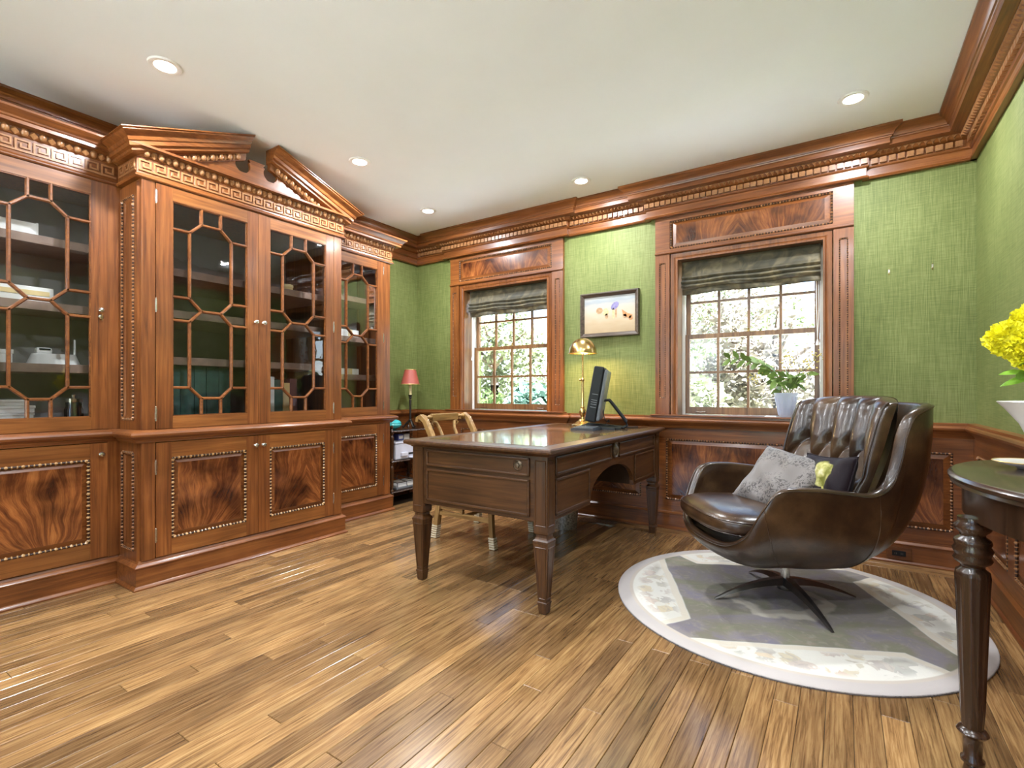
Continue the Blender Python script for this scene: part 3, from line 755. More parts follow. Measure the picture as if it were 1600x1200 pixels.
# ---- windows
def window(idx, cx):
    t = empty('window_%d' % idx, (cx, YB, OZ0), kind='structure')
    yf = YB
    # architrave around the opening
    A = [(0, 0), (0.018, 0), (0.020, 0.012), (0.014, 0.018), (0.022, 0.03), (0.024, 0.050), (0, 0.055)]
    ar = MB()
    def arch_pt(k, d, o_):                       # o_ = distance outwards from opening edge
        w = OW + o_
        return [(cx - w, yf - d, 0.866), (cx - w, yf - d, OZ1 + o_), (cx + w, yf - d, OZ1 + o_), (cx + w, yf - d, 0.866)][k]
    ar.rings([[arch_pt(k, d, o_) for d, o_ in A] for k in range(4)])
    ar.build('architrave', 'mahogany_z', t, ang=0.5)
    for s_ in (-1, 1):
        # pilaster with sunk panel and carved edge
        pi = MB(); a, b = cx + s_ * 0.527, cx + s_ * 0.637
        pz0, pz1, e = 1.00 if s_ < 0 else 0.93, 2.04, 0.024
        a, b = min(a, b), max(a, b)
        pi.box((a, yf - 0.030, 0.866), (a + 0.030, yf, 2.105)); pi.box((b - 0.030, yf - 0.030, 0.866), (b, yf, 2.105))
        pi.box((a + 0.03, yf - 0.030, 0.866), (b - 0.03, yf, pz0)); pi.box((a + 0.03, yf - 0.030, pz1), (b - 0.03, yf, 2.105))
        pi.box((a + 0.03, yf - 0.022, pz0), (b - 0.03, yf, pz1))
        p_ = pi.build('pilaster', 'mahogany_z', t, smooth=False)
        bd = MB()
        for q, q2 in (((a + .033, pz0), (a + .033, pz1)), ((b - .033, pz0), (b - .033, pz1)), ((a + .033, pz1 - .004), (b - .033, pz1 - .004)), ((a + .033, pz0 + .004), (b - .033, pz0 + .004))):
            beads(bd, (q[0], yf - 0.024, q[1]), (q2[0], yf - 0.025, q2[1]), 0.0062, 0.0145)
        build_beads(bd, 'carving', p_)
    # ledge above, frieze block and flame panel
    LG = [(0, 2.103), (0.034, 2.103), (0.042, 2.110), (0.042, 2.118), (0.030, 2.122), (0, 2.122)]
    MB().sweep([(cx - 0.637, yf), (cx + 0.637, yf)], LG, -1).build('ledge', 'mahogany_x', t, ang=0.5)
    fz = MB(); q0, q1, r0, r1 = cx - 0.525, cx + 0.525, 2.140, 2.352
    fz.box((cx - 0.637, yf - 0.030, 2.122), (q0, yf, 2.386)); fz.box((q1, yf - 0.030, 2.122), (cx + 0.637, yf, 2.386))
    fz.box((q0, yf - 0.030, 2.122), (q1, yf, r0)); fz.box((q0, yf - 0.030, r1), (q1, yf, 2.386))
    fz.build('frieze', 'mahogany_x', t, smooth=False)
    i = 0.046
    o4 = [(q0, yf - 0.012, r0), (q1, yf - 0.012, r0), (q1, yf - 0.012, r1), (q0, yf - 0.012, r1)]
    m4 = [(q0 + .022, yf - 0.018, r0 + .018), (q1 - .022, yf - 0.018, r0 + .018), (q1 - .022, yf - 0.018, r1 - .018), (q0 + .022, yf - 0.018, r1 - .018)]
    n4 = [(q0 + i, yf - 0.024, r0 + .038), (q1 - i, yf - 0.024, r0 + .038), (q1 - i, yf - 0.024, r1 - .034), (q0 + i, yf - 0.024, r1 - .034)]
    MB().rings([o4, m4, n4], cap=False).build('panel_border', 'mahogany_x', t, smooth=False)
    MB().add(n4, [(0, 1, 2, 3)]).build('panel', 'flame_xz', t, smooth=False)
    bd = MB(); k = .007
    c4 = [(q0 + k, yf - 0.024, r0 + k), (q1 - k, yf - 0.024, r0 + k), (q1 - k, yf - 0.024, r1 - k), (q0 + k, yf - 0.024, r1 - k)]
    for q in range(4): beads(bd, c4[q], c4[(q + 1) % 4], 0.0085, 0.019)
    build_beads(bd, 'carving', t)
    # jamb lining and stool
    jb = MB(); D = 0.115
    for s_ in (-1, 1): jb.box((cx + s_ * OW, yf, OZ0), (cx + s_ * (OW + 0.012), yf + D, OZ1))
    jb.box((cx - OW, yf, OZ1), (cx + OW, yf + D, OZ1 + 0.012))
    jb.build('jamb_lining', 'sashwood_z', t, smooth=False)
    sl = MB().box((cx - OW - 0.01, yf - 0.001, OZ0 - 0.02), (cx + OW + 0.01, yf + WT - 0.02, OZ0))
    sl.box((cx - 0.66, yf - 0.086, OZ0 - 0.006), (cx + 0.66, yf, OZ0 + 0.004))
    sl.build('sill', 'mahogany_x', t, smooth=False, bev=0.003)
    # outer frame (painted side channels) and two sashes
    of = MB(); y0, y1 = yf + D, yf + 0.20
    for s_ in (-1, 1): of.box((cx + s_ * (OW + 0.012), y0, OZ0), (cx + s_ * (OW - 0.022), y1, OZ1 + 0.012))
    of.box((cx - OW, y0, OZ1 - 0.02), (cx + OW, y1, OZ1 + 0.012))
    of.build('outer_frame', 'window_paint', t, smooth=False, bev=0.002)
    def sash(ya, yb, za, zb, rb, rt, zm, stile):
        s_ = MB(); hw = OW - 0.024; g = hw - stile
        for k in (-1, 1): s_.box((cx + k * hw, ya, za), (cx + k * g, yb, zb))
        s_.box((cx - g, ya, za), (cx + g, yb, za + rb)); s_.box((cx - g, ya, zb - rt), (cx + g, yb, zb))
        for k in (-1, 0, 1): s_.box((cx + k * g / 2 - 0.009, ya + 0.004, za + rb), (cx + k * g / 2 + 0.009, yb - 0.004, zb - rt))
        s_.box((cx - g, ya + 0.005, zm - 0.009), (cx + g, yb - 0.005, zm + 0.009))
        so = s_.build('sash', 'sashwood_z', t, smooth=False)
        ym = (ya + yb) / 2
        for k in range(4):
            for (c0, c1) in ((za + rb, zm - 0.009), (zm + 0.009, zb - rt)):
                xa = cx - g + k * g / 2 + (0.009 if k else 0); xb = cx - g + (k + 1) * g / 2 - (0.009 if k < 3 else 0)
                MB().add([(xa, ym, c0), (xb, ym, c0), (xb, ym, c1), (xa, ym, c1)], [(0, 1, 2, 3)]).build('pane', 'window_glass', so, smooth=False)
        return so
    lo = sash(yf + 0.122, yf + 0.152, OZ0 + 0.006, 1.492, 0.055, 0.034, 1.198, 0.030)
    up = sash(yf + 0.154, yf + 0.184, 1.458, OZ1 - 0.02, 0.034, 0.045, 1.742, 0.030)
    for k in (-1, 1):                             # sash lifts
        lf = MB(); X = cx + k * 0.33; ya = yf + 0.122
        lf.tube([(X - 0.035, ya + 0.001, 0.895), (X - 0.035, ya - 0.012, 0.897), (X, ya - 0.016, 0.893), (X + 0.035, ya - 0.012, 0.897), (X + 0.035, ya + 0.001, 0.895)], 0.0042)
        lf.build('sash_lift', 'nickel', lo)
    lk = MB().lathe([(0.014, 0), (0.014, 0.006), (0.007, 0.010), (0.007, 0.020), (0.010, 0.024), (0.004, 0.030)], (cx, yf + 0.137, 1.492), 10)
    lk.build('sash_lock', 'brass', lo)
for i_, c_ in enumerate(WINS): window(i_ + 1, c_)

# ---- roman shades hanging in the window heads
def roman_shade(cx, label, ztop, cordside):
    t = empty('roman_shade', (cx, YB + 0.045, 1.80), label, 'window shade', 'roman shades in the window heads')
    prof = [(0.030, ztop), (0.030, 1.945), (0.018, 1.930), (0.006, 1.922), (0.016, 1.912), (0.030, 1.908), (0.012, 1.898), (0.000, 1.890), (0.010, 1.880), (0.028, 1.876),
            (0.010, 1.868), (0.002, 1.860), (0.014, 1.850), (0.030, 1.846), (0.032, 1.80)]
    ph = cx * 3
    def fn(u, v):
        k = v * (len(prof) - 1); i = min(int(k), len(prof) - 2); f = k - i
        d = prof[i][0] * (1 - f) + prof[i + 1][0] * f; z = prof[i][1] * (1 - f) + prof[i + 1][1] * f
        x = cx - 0.455 + 0.91 * u
        low = min(1, max(0, (1.96 - z) / 0.1))
        z += low * (0.008 * math.sin(9 * u + ph) * math.sin(3 * u + 1) - 0.010 * math.sin(PI * u))
        d += low * 0.008 * math.sin(17 * u + z * 40 + ph)
        return (x, YB + 0.030 + d, z)
    o = MB().grid(fn, 40, 56).build('fabric', 'shade_fabric', t, ang=1.2, fixn=False)
    md = o.modifiers.new('thick', 'SOLIDIFY'); md.thickness = 0.004
    MB().box((cx - 0.455, YB + 0.062, ztop - 0.03), (cx + 0.455, YB + 0.095, ztop + 0.0)).build('head_rail', 'dark_paint', t, smooth=False)
    c = MB(); X = cx + cordside * 0.44
    c.tube([(X, YB + 0.075, 1.85), (X + 0.004, YB + 0.07, 1.6), (X - 0.004 * cordside, YB + 0.07, 1.40)], 0.0025, 6)
    c.tube([(X - 0.012 * cordside, YB + 0.075, 1.85), (X - 0.01 * cordside, YB + 0.07, 1.62), (X - 0.004 * cordside, YB + 0.07, 1.40)], 0.0025, 6)
    c.lathe([(0.003, 0.04), (0.009, 0.02), (0.011, 0.0), (0.004, -0.004)], (X - 0.004 * cordside, YB + 0.07, 1.365), 8)
    c.build('pull_cord', 'cord_cream', t)
roman_shade(WINS[0], 'olive-brown roman shade pulled up in the window nearest the bookcase', 2.046, -1)
roman_shade(WINS[1], 'olive-brown roman shade pulled up in the window behind the leather armchair', 2.046, 1)

# ---- recessed ceiling lamps (five in view, then unseen ones added to light the room)
CANS = [((-2.734, 1.089), 'recessed ceiling lamp nearest the left end of the bookcase, biggest in view'),
        ((-2.76, 2.279), 'recessed ceiling lamp above the right end of the bookcase pediment'),
        ((-3.013, 3.228), 'recessed ceiling lamp nearest the far left corner of the room'),
        ((-1.629, 3.40), 'recessed ceiling lamp above the wall with the framed picture'),
        ((0.049, 3.252), 'recessed ceiling lamp nearest the right wall, above the armchair'),
        ((-1.35, 1.05), 'added recessed ceiling lamp, unseen, in the middle of the room'),
        ((0.05, 1.05), 'added recessed ceiling lamp, unseen, over the demilune table'),
        ((-2.734, -0.35), 'added recessed ceiling lamp, unseen, at the left behind the camera'),
        ((-1.35, -0.35), 'added recessed ceiling lamp, unseen, in the middle behind the camera'),
        ((0.05, -0.35), 'added recessed ceiling lamp, unseen, at the right behind the camera')]
ring_me = mesh_of(MB().lathe([(0.046, -0.0), (0.046, -0.006), (0.052, -0.009), (0.068, -0.007), (0.072, 0.0)], (0, 0, 0), 28), 'trim_ring', 'lamp_ring')
lens_me = mesh_of(MB().lathe([(0.001, -0.004), (0.030, -0.0045), (0.045, -0.002), (0.045, 0.0)], (0, 0, 0), 20), 'lens', 'lamp_lens')
for (x, y), lb in CANS:
    t = empty('recessed_light', (x, y, H - 0.001), lb, 'ceiling lamp', 'recessed ceiling lamps')
    piece('trim_ring', ring_me, t, (x, y, H - 0.001)); piece('lens', lens_me, t, (x, y, H - 0.001))
    ld = bpy.data.lights.new('lamp_light', 'AREA'); ld.shape = 'DISK'; ld.size = 0.085; ld.energy = CAN_W; ld.color = CAN_COL
    lo_ = bpy.data.objects.new('lamp_light', ld); col.objects.link(lo_); lo_.parent = t; lo_.location = (0, 0, -0.014)
# ================================================================== BREAKFRONT BOOKCASE (three units)
CF, WFc = -3.12, -3.37                        # front planes of centre and wings
CY0, CY1 = 1.124, 2.392
CC = (CY0 + CY1) / 2
# egg, dart and greek key units; local: u along +Y, out +X
eg = MB().sphere((0, 0, 0), 0.0165, 10, 6, 1.0, 0.95, 1.25)
egg_me = mesh_of(eg, 'egg', 'carving')
da = MB().add([(0.0, -0.012, 0.018), (0.0, 0.012, 0.018), (0.0, 0.0, -0.020), (0.016, 0.0, 0.010), (0.004, -0.016, -0.004), (0.004, 0.016, -0.004)],
              [(0, 3, 4), (4, 3, 2), (3, 5, 2), (3, 1, 5), (0, 1, 3)])
dart_me = mesh_of(da, 'dart', 'carving', smooth=False)
kb = MB(); T = 0.0065
def kbar(y0, z0, y1, z1): kb.box((0, y0, z0), (T, y1, z1))
p_, hh, w_ = 0.070, 0.060, 0.0085
kbar(-p_ / 2, -hh / 2, -p_ / 2 + w_, hh / 2)                      # left upright
kbar(-p_ / 2 + w_, hh / 2 - w_, p_ / 2 - 0.010, hh / 2)           # top
kbar(p_ / 2 - 0.010 - w_, -0.012, p_ / 2 - 0.010, hh / 2 - w_)    # right, coming down
kbar(-p_ / 2 + 2 * w_ + 0.002, -0.012, p_ / 2 - 0.010 - w_, -0.012 + w_)   # hook
kbar(-p_ / 2 + 2 * w_ + 0.002, -0.012 + w_, -p_ / 2 + 3 * w_ + 0.002, 0.012)
kbar(-p_ / 2 + w_, -hh / 2, p_ / 2, -hh / 2 + w_)                 # bottom run to the next unit
key_me = mesh_of(kb, 'greek_key', 'carving', smooth=False)

knob_mb = MB().lathe([(0.008, 0), (0.008, 0.003), (0.005, 0.006), (0.005, 0.014), (0.012, 0.018), (0.014, 0.024), (0.010, 0.030), (0.001, 0.032)], (0, 0, 0), 14)
knob_mb.v = [(z, x, y) for x, y, z in knob_mb.v]
knob_me = mesh_of(knob_mb, 'knob', 'nickel')
hinge_mb = MB().lathe([(0.001, -0.042), (0.004, -0.038), (0.003, -0.033), (0.0055, -0.032), (0.0055, 0.032), (0.003, 0.033), (0.004, 0.038), (0.001, 0.042)], (0, 0, 0), 8)
hinge_me = mesh_of(hinge_mb, 'hinge', 'nickel')

def glazed_door(unit, xf, y0, y1, gy0, gy1, gc, oa, ofl, knob_y=None, hinge_y=None, key=False):
    z0, z1, g0, g1 = 0.848, 2.183, 0.915, 2.107
    th = 0.022
    fr = MB()
    fr.box((xf - 0.004, y0, z0), (xf + th, gy0, z1)); fr.box((xf - 0.004, gy1, z0), (xf + th, y1, z1))
    for za_, zb_ in ((z0, g0), (g1, z1)): fr.box((xf - 0.004, gy0, za_), (xf + th - 0.003, gy1, zb_))
    d = fr.build('door', 'mahogany_z', unit, smooth=False)
    for za_, zb_ in ((z0, g0), (g1, z1)): MB().box((xf + th - 0.003, gy0 + 0.0004, za_), (xf + th - 0.0004, gy1 - 0.0004, zb_)).build('rail', 'mahogany_rail', d, smooth=False)
    tag(d, 'tall glazed door with interlaced octagon bars')
    za, zb, zc, zd_, ze, zf_, zg = 2.018, 1.957, 1.580, 1.515, 1.449, 1.073, 1.011
    L, R, l, r = gc - oa, gc + oa, gc - ofl, gc + ofl
    segs = []
    for s_ in (-1, 1):
        E_, e_ = (L, l) if s_ < 0 else (R, r); G = gy0 if s_ < 0 else gy1
        segs += [((e_, g1), (e_, za)), ((e_, za), (E_, zb)), ((E_, zb), (G, zb)), ((E_, zb), (E_, zc)), ((E_, zc), (G, zc)), ((E_, zc), (e_, zd_)), ((e_, zd_), (E_, ze)),
                 ((E_, ze), (G, ze)), ((E_, ze), (E_, zf_)), ((E_, zf_), (G, zf_)), ((E_, zf_), (e_, zg)), ((e_, zg), (e_, g0))]
    segs += [((l, za), (r, za)), ((l, zd_), (r, zd_)), ((l, zg), (r, zg))]
    am = MB(); hw = 0.0078
    for (a, b), (c, e) in segs:
        t_ = Vector((c - a, e - b)); Ln = t_.length; t_.normalize(); n_ = Vector((-t_.y, t_.x)) * hw; x_ = t_ * hw * 0.6
        A, B = Vector((a, b)) - x_, Vector((c, e)) + x_
        ring = lambda P: [(xf - 0.002, P.x - n_.x, P.y - n_.y), (xf + 0.012, P.x - n_.x, P.y - n_.y), (xf + 0.020, P.x - n_.x * .45, P.y - n_.y * .45), (xf + 0.020, P.x + n_.x * .45, P.y + n_.y * .45), (xf + 0.012, P.x + n_.x, P.y + n_.y), (xf - 0.002, P.x + n_.x, P.y + n_.y)]
        am.rings([ring(A), ring(B)])
    # astragal bead round the glass
    for (a, b), (c, e) in (((gy0, g0), (gy0, g1)), ((gy1, g0), (gy1, g1)), ((gy0, g0), (gy1, g0)), ((gy0, g1), (gy1, g1))):
        am.box((xf + 0.004, min(a, c) - 0.005, min(b, e) - 0.005), (xf + 0.017, max(a, c) + 0.005, max(b, e) + 0.005))
    am.build('glazing_bars', 'mahogany_y', d, smooth=False)
    polys = [[(l, za), (r, za), (R, zb), (R, zc), (r, zd_), (l, zd_), (L, zc), (L, zb)], [(l, zd_), (r, zd_), (R, ze), (R, zf_), (r, zg), (l, zg), (L, zf_), (L, ze)],
             [(l, za), (r, za), (r, g1), (l, g1)], [(l, g0), (r, g0), (r, zg), (l, zg)]]
    for G, E_, e_ in ((gy0, L, l), (gy1, R, r)):
        polys += [[(G, g1), (e_, g1), (e_, za), (E_, zb), (G, zb)], [(G, zc), (E_, zc), (E_, zb), (G, zb)], [(G, zc), (E_, zc), (e_, zd_), (E_, ze), (G, ze)],
                  [(G, ze), (E_, ze), (E_, zf_), (G, zf_)], [(G, zf_), (E_, zf_), (e_, zg), (e_, g0), (G, g0)]]
    for pg in polys:
        tilt = random.uniform(-0.0008, 0.0008); cy_ = sum(p[0] for p in pg) / len(pg)
        MB().add([(xf + 0.003 + tilt * (p[0] - cy_) * 40, p[0], p[1]) for p in pg], [tuple(range(len(pg)))]).build('pane', 'cabinet_glass', d, smooth=False)
    if knob_y: piece('knob', knob_me, d, (xf + th, knob_y, 1.49))
    if key:
        piece('knob', knob_me, d, (xf + th, key, 1.455), scale=(0.45, 0.9, 0.9))
        k = MB().box((xf + th + 0.012, key - 0.002, 1.435), (xf + th + 0.026, key + 0.002, 1.465)).tube([(xf + th, key, 1.452), (xf + th + 0.02, key, 1.452)], 0.003, 6)
        k.build('key', 'antique_brass', d)
    if hinge_y:
        for z in (0.93, 1.52, 2.11): piece('hinge', hinge_me, d, (xf + th - 0.002, hinge_y, z))
    return d
def panel_door(unit, xf, y0, y1, knob_y=None, hinge_y=None):
    z0, z1, th = 0.152, 0.772, 0.022
    s_ = 0.075; p0, p1, q0, q1 = y0 + s_, y1 - s_, 0.238, 0.688
    fr = MB()
    fr.box((xf - 0.004, y0, z0), (xf + th, p0, z1)); fr.box((xf - 0.004, p1, z0), (xf + th, y1, z1))
    for za_, zb_ in ((z0, q0), (q1, z1)): fr.box((xf - 0.004, p0, za_), (xf + th - 0.003, p1, zb_))
    d = fr.build('door', 'mahogany_z', unit, smooth=False)
    for za_, zb_ in ((z0, q0), (q1, z1)): MB().box((xf + th - 0.003, p0 + 0.0004, za_), (xf + th - 0.0004, p1 - 0.0004, zb_)).build('rail', 'mahogany_rail', d, smooth=False)
    tag(d, 'low door with flame-figured panel and carved bead border')
    X = xf
    o4 = [(X + .006, p0, q0), (X + .006, p1, q0), (X + .006, p1, q1), (X + .006, p0, q1)]
    i = .016; m4 = [(X + .009, p0 + i, q0 + i), (X + .009, p1 - i, q0 + i), (X + .009, p1 - i, q1 - i), (X + .009, p0 + i, q1 - i)]
    i = .034; n4 = [(X + .017, p0 + i, q0 + i), (X + .017, p1 - i, q0 + i), (X + .017, p1 - i, q1 - i), (X + .017, p0 + i, q1 - i)]
    MB().rings([o4, m4, n4], cap=False).build('panel_border', 'mahogany_y', d, smooth=False)
    MB().add(n4, [(0, 1, 2, 3)]).build('panel', 'flame_yz', d, smooth=False)
    bd = MB(); k = .006
    c4 = [(X + .020, p0 + k, q0 + k), (X + .020, p1 - k, q0 + k), (X + .020, p1 - k, q1 - k), (X + .020, p0 + k, q1 - k)]
    for q in range(4): beads(bd, c4[q], c4[(q + 1) % 4], 0.0090, 0.020)
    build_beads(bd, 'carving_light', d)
    if knob_y: piece('knob', knob_me, d, (xf + th, knob_y, 0.712))
    if hinge_y:
        for z in (0.27, 0.64): piece('hinge', hinge_me, d, (xf + th - 0.002, hinge_y, z))
PLINTH = [(-0.02, 0.0005), (0.042, 0.0005), (0.042, 0.008), (0.034, 0.018), (0.028, 0.021), (0.028, 0.110), (0.034, 0.114), (0.034, 0.120), (0.024, 0.130), (0.016, 0.134), (0.010, 0.147), (-0.02, 0.147)]
WAIST = [(-0.02, 0.776), (0.022, 0.776), (0.026, 0.784), (0.034, 0.790), (0.036, 0.797), (0.050, 0.803), (0.060, 0.812), (0.063, 0.822), (0.058, 0.832), (0.046, 0.838), (0.030, 0.845), (-0.02, 0.845)]
ENTAB = [(-0.02, 2.186), (0.026, 2.186), (0.032, 2.192), (0.032, 2.198), (0.024, 2.206), (0.022, 2.210), (0.022, 2.296), (0.028, 2.300), (0.032, 2.308), (0.036, 2.330), (0.046, 2.338)]
CORN = [(0.078, 2.338), (0.078, 2.354), (0.084, 2.358), (0.086, 2.366), (0.096, 2.376), (0.108, 2.386), (0.116, 2.392), (0.118, 2.402), (-0.02, 2.402)]
FLATC = [(0.072, 2.338), (0.072, 2.350), (-0.02, 2.352)]
def frieze_units(unit, xf, y0, y1, zoff=0.0):
    n = round((y1 - y0) / 0.070); p = (y1 - y0) / n
    for i in range(n):
        c = y0 + p * (i + 0.5)
        piece('greek_key', key_me, unit, (xf + 0.021, c, 2.253), 0, (1, p / 0.070, 1))
    for i in range(n):
        c = y0 + p * (i + 0.5)
        piece('egg', egg_me, unit, (xf + 0.034, c, 2.318)); piece('dart', dart_me, unit, (xf + 0.032, c + p / 2, 2.316))
def carcass(unit, xf, y0, y1, shelves, ztop, solid_side=None):
    """hollow upper case with shelves, closed lower case"""
    m = MB(); t = 0.025
    m.box((XL + 0.002, y0, 0.10), (xf - 0.006, y0 + t, ztop)); m.box((XL + 0.002, y1 - t, 0.10), (xf - 0.006, y1, ztop))
    m.box((XL + 0.002, y0 + t, 2.15), (xf - 0.006, y1 - t, ztop)); m.box((XL + 0.002, y0 + t, 0.80), (xf - 0.006, y1 - t, 0.862)); m.box((XL + 0.002, y0 + t, 0.10), (xf - 0.006, y1 - t, 0.14))
    m.build('carcass', 'mahogany_z', unit, smooth=False)
    MB().box((XL + 0.003, y0 + t, 0.862), (XL + 0.015, y1 - t, 2.15)).build('back_panel', 'cabinet_lining', unit, smooth=False)
    for z in shelves: MB().box((XL + 0.016, y0 + t + 0.001, z - 0.045), (xf - 0.075, y1 - t - 0.001, z)).build('shelf', 'shelf_wood', unit, smooth=False, bev=0.002)

# --- centre unit
cu = empty('bookcase', (CF, CC, 0), 'tall projecting middle section of the mahogany bookcase with broken pediment on top', 'bookcase', 'sections of the breakfront bookcase')
carcass(cu, CF, CY0, CY1, (1.25, 1.52, 1.76), 2.30)
for a, b in ((CY0, CY0 + 0.064), (CY1 - 0.067, CY1)):
    for z0, z1 in ((0.146, 0.777), (0.845, 2.187)):
        MB().box((CF - 0.006, a, z0), (CF + 0.020, b, z1)).build('corner_post', 'mahogany_z', cu, smooth=False, bev=0.002)
ret = [(WFc + 0.0, CY0), (CF, CY0), (CF, CY1), (WFc + 0.0, CY1)]
ret_r = ret                                    # travel: out along the near side, across, back
MB().sweep(ret_r, PLINTH, -1).build('plinth', 'mahogany_y', cu, ang=0.5)
MB().sweep(ret_r, WAIST, -1).build('waist_moulding', 'mahogany_y', cu, ang=0.5)
MB().sweep(ret_r, ENTAB + FLATC, -1).build('entablature', 'mahogany_y', cu, ang=0.5)
frieze_units(cu, CF, CY0 - 0.015, CY1 + 0.015)
for i in range(3):
    piece('egg', egg_me, cu, (WFc + 0.075 + 0.075 * i, CY0 - 0.034, 2.318)); piece('greek_key', key_me, cu, (WFc + 0.085 + 0.07 * i, CY0 - 0.021, 2.253), -PI / 2)
# near side of the projection: sunk panels with carved edges, upper and lower
for z0, z1 in ((0.90, 2.10), (0.20, 0.72)):
    a, b = WFc + 0.060, CF - 0.045
    sp_ = MB()
    o4 = [(a, CY0 - 0.012, z0), (b, CY0 - 0.012, z0), (b, CY0 - 0.012, z1), (a, CY0 - 0.012, z1)]
    n4 = [(a + .02, CY0 - 0.003, z0 + .02), (b - .02, CY0 - 0.003, z0 + .02), (b - .02, CY0 - 0.003, z1 - .02), (a + .02, CY0 - 0.003, z1 - .02)]
    sp_.rings([o4, n4], cap=False); sp_.add(n4, [(0, 1, 2, 3)])
    sp_.box((WFc, CY0 - 0.012, z0 - 0.06), (a, CY0, z1 + 0.07)); sp_.box((b, CY0 - 0.012, z0 - 0.06), (CF - 0.006, CY0, z1 + 0.07))
    sp_.box((a, CY0 - 0.012, z0 - 0.06), (b, CY0, z0)); sp_.box((a, CY0 - 0.012, z1), (b, CY0, z1 + 0.07))
    so = sp_.build('side_panel', 'mahogany_z', cu, smooth=False)
    bd = MB()
    for q in range(4):
        A, B = o4[q], o4[(q + 1) % 4]
        beads(bd, (A[0], CY0 - 0.014, A[2]), (B[0], CY0 - 0.014, B[2]), 0.0085, 0.019)
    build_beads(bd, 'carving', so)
DM = 1.759
glazed_door(cu, CF, CY0 + 0.067, DM - 0.001, 1.272, 1.690, 1.480, 0.117, 0.054, knob_y=DM - 0.022, hinge_y=CY0 + 0.067)
glazed_door(cu, CF, DM + 0.001, CY1 - 0.070, 1.838, 2.257, 2.048, 0.117, 0.054, knob_y=DM + 0.030, hinge_y=CY1 - 0.069)
panel_door(cu, CF, CY0 + 0.067, DM - 0.001, knob_y=DM - 0.022, hinge_y=CY0 + 0.067)
panel_door(cu, CF, DM + 0.001, CY1 - 0.070, knob_y=DM + 0.028, hinge_y=CY1 - 0.069)
# --- broken pediment
RZ0, RZ1, RH = 2.384, 2.622, 0.075            # top line at the outer corner / inner end
yo, yi = 0.634, 0.075
RPROF = [(-0.02, -0.088), (0.048, -0.088), (0.056, -0.083), (0.056, -0.070), (0.070, -0.066), (0.072, -0.046), (0.078, -0.044), (0.082, -0.038), (0.085, -0.029), (0.096, -0.021), (0.110, -0.016), (0.115, -0.012), (0.115, -0.007), (0.124, -0.005), (0.124, 0.0), (-0.02, 0.0)]
slope = (RZ1 - RZ0) / (yo - yi)
pediment = MB()
ro = []
for s_ in (-1, 1):
    pr = [(WFc + 0.05, CC + s_ * yo, RZ0), (CF, CC + s_ * yo, RZ0), (CF, CC + s_ * yi, RZ1)]
    rk = MB().sweep(pr, RPROF, -1 if s_ < 0 else 1).build('raking_cornice', 'mahogany_y', cu, ang=0.5)
    n = 8
    for i in range(n):
        yy = yi + 0.03 + (yo - yi - 0.16) * (i + 0.5) / n
        zt = RZ1 - (yy - yi) * slope
        piece('egg', egg_me, rk, (CF + 0.026, CC + s_ * yy, zt - 0.105)); piece('dart', dart_me, rk, (CF + 0.022, CC + s_ * (yy + 0.028), zt - 0.117))
    # sloping strip behind the eggs
    st = MB(); ye = yo - 0.10
    zt = lambda yy: RZ1 - (yy - yi) * slope
    ringf = lambda yy: [(CF - 0.01, CC + s_ * yy, zt(yy) - 0.128), (CF + 0.018, CC + s_ * yy, zt(yy) - 0.128), (CF + 0.028, CC + s_ * yy, zt(yy) - 0.09), (CF + 0.05, CC + s_ * yy, zt(yy) - 0.087), (CF - 0.01, CC + s_ * yy, zt(yy) - 0.087)]
    st.rings([ringf(yi + 0.004), ringf(ye)]); st.build('egg_strip', 'mahogany_y', rk, smooth=False)
# tympanum with scrolled cut-outs and little pedestal
out = [(-0.66, 2.345), (0.66, 2.345)]
right = [(0.60, RZ0 - 0.005)]
N = 18
top_r = []
cxr, czr, rr_ = 0.090, 2.462, 0.047
top_r.append((yi + 0.045, RZ1 - 0.045 * slope - 0.07))
a0, a1 = math.radians(60), math.radians(-215)
arc = []
for i in range(N + 1):
    a = a0 + (a1 - a0) * i / N
    arc.append((cxr + rr_ * math.cos(a), czr + rr_ * math.sin(a)))
inner = [(0.040, 2.495), (0.050, 2.505), (0.050, 2.512), (0.0, 2.512)]
half = [(0.60, RZ0 - 0.02)] + top_r + arc + inner        # from outer right to centre
poly = [(-0.655, 2.345), (0.655, 2.345)] + half + [(-u, w) for u, w in half[::-1][1:]]
MB().prism(poly, lambda u, w, d: (CF + d, CC + u, w), -0.012, 0.008).build('tympanum', 'mahogany_y', cu, smooth=False)

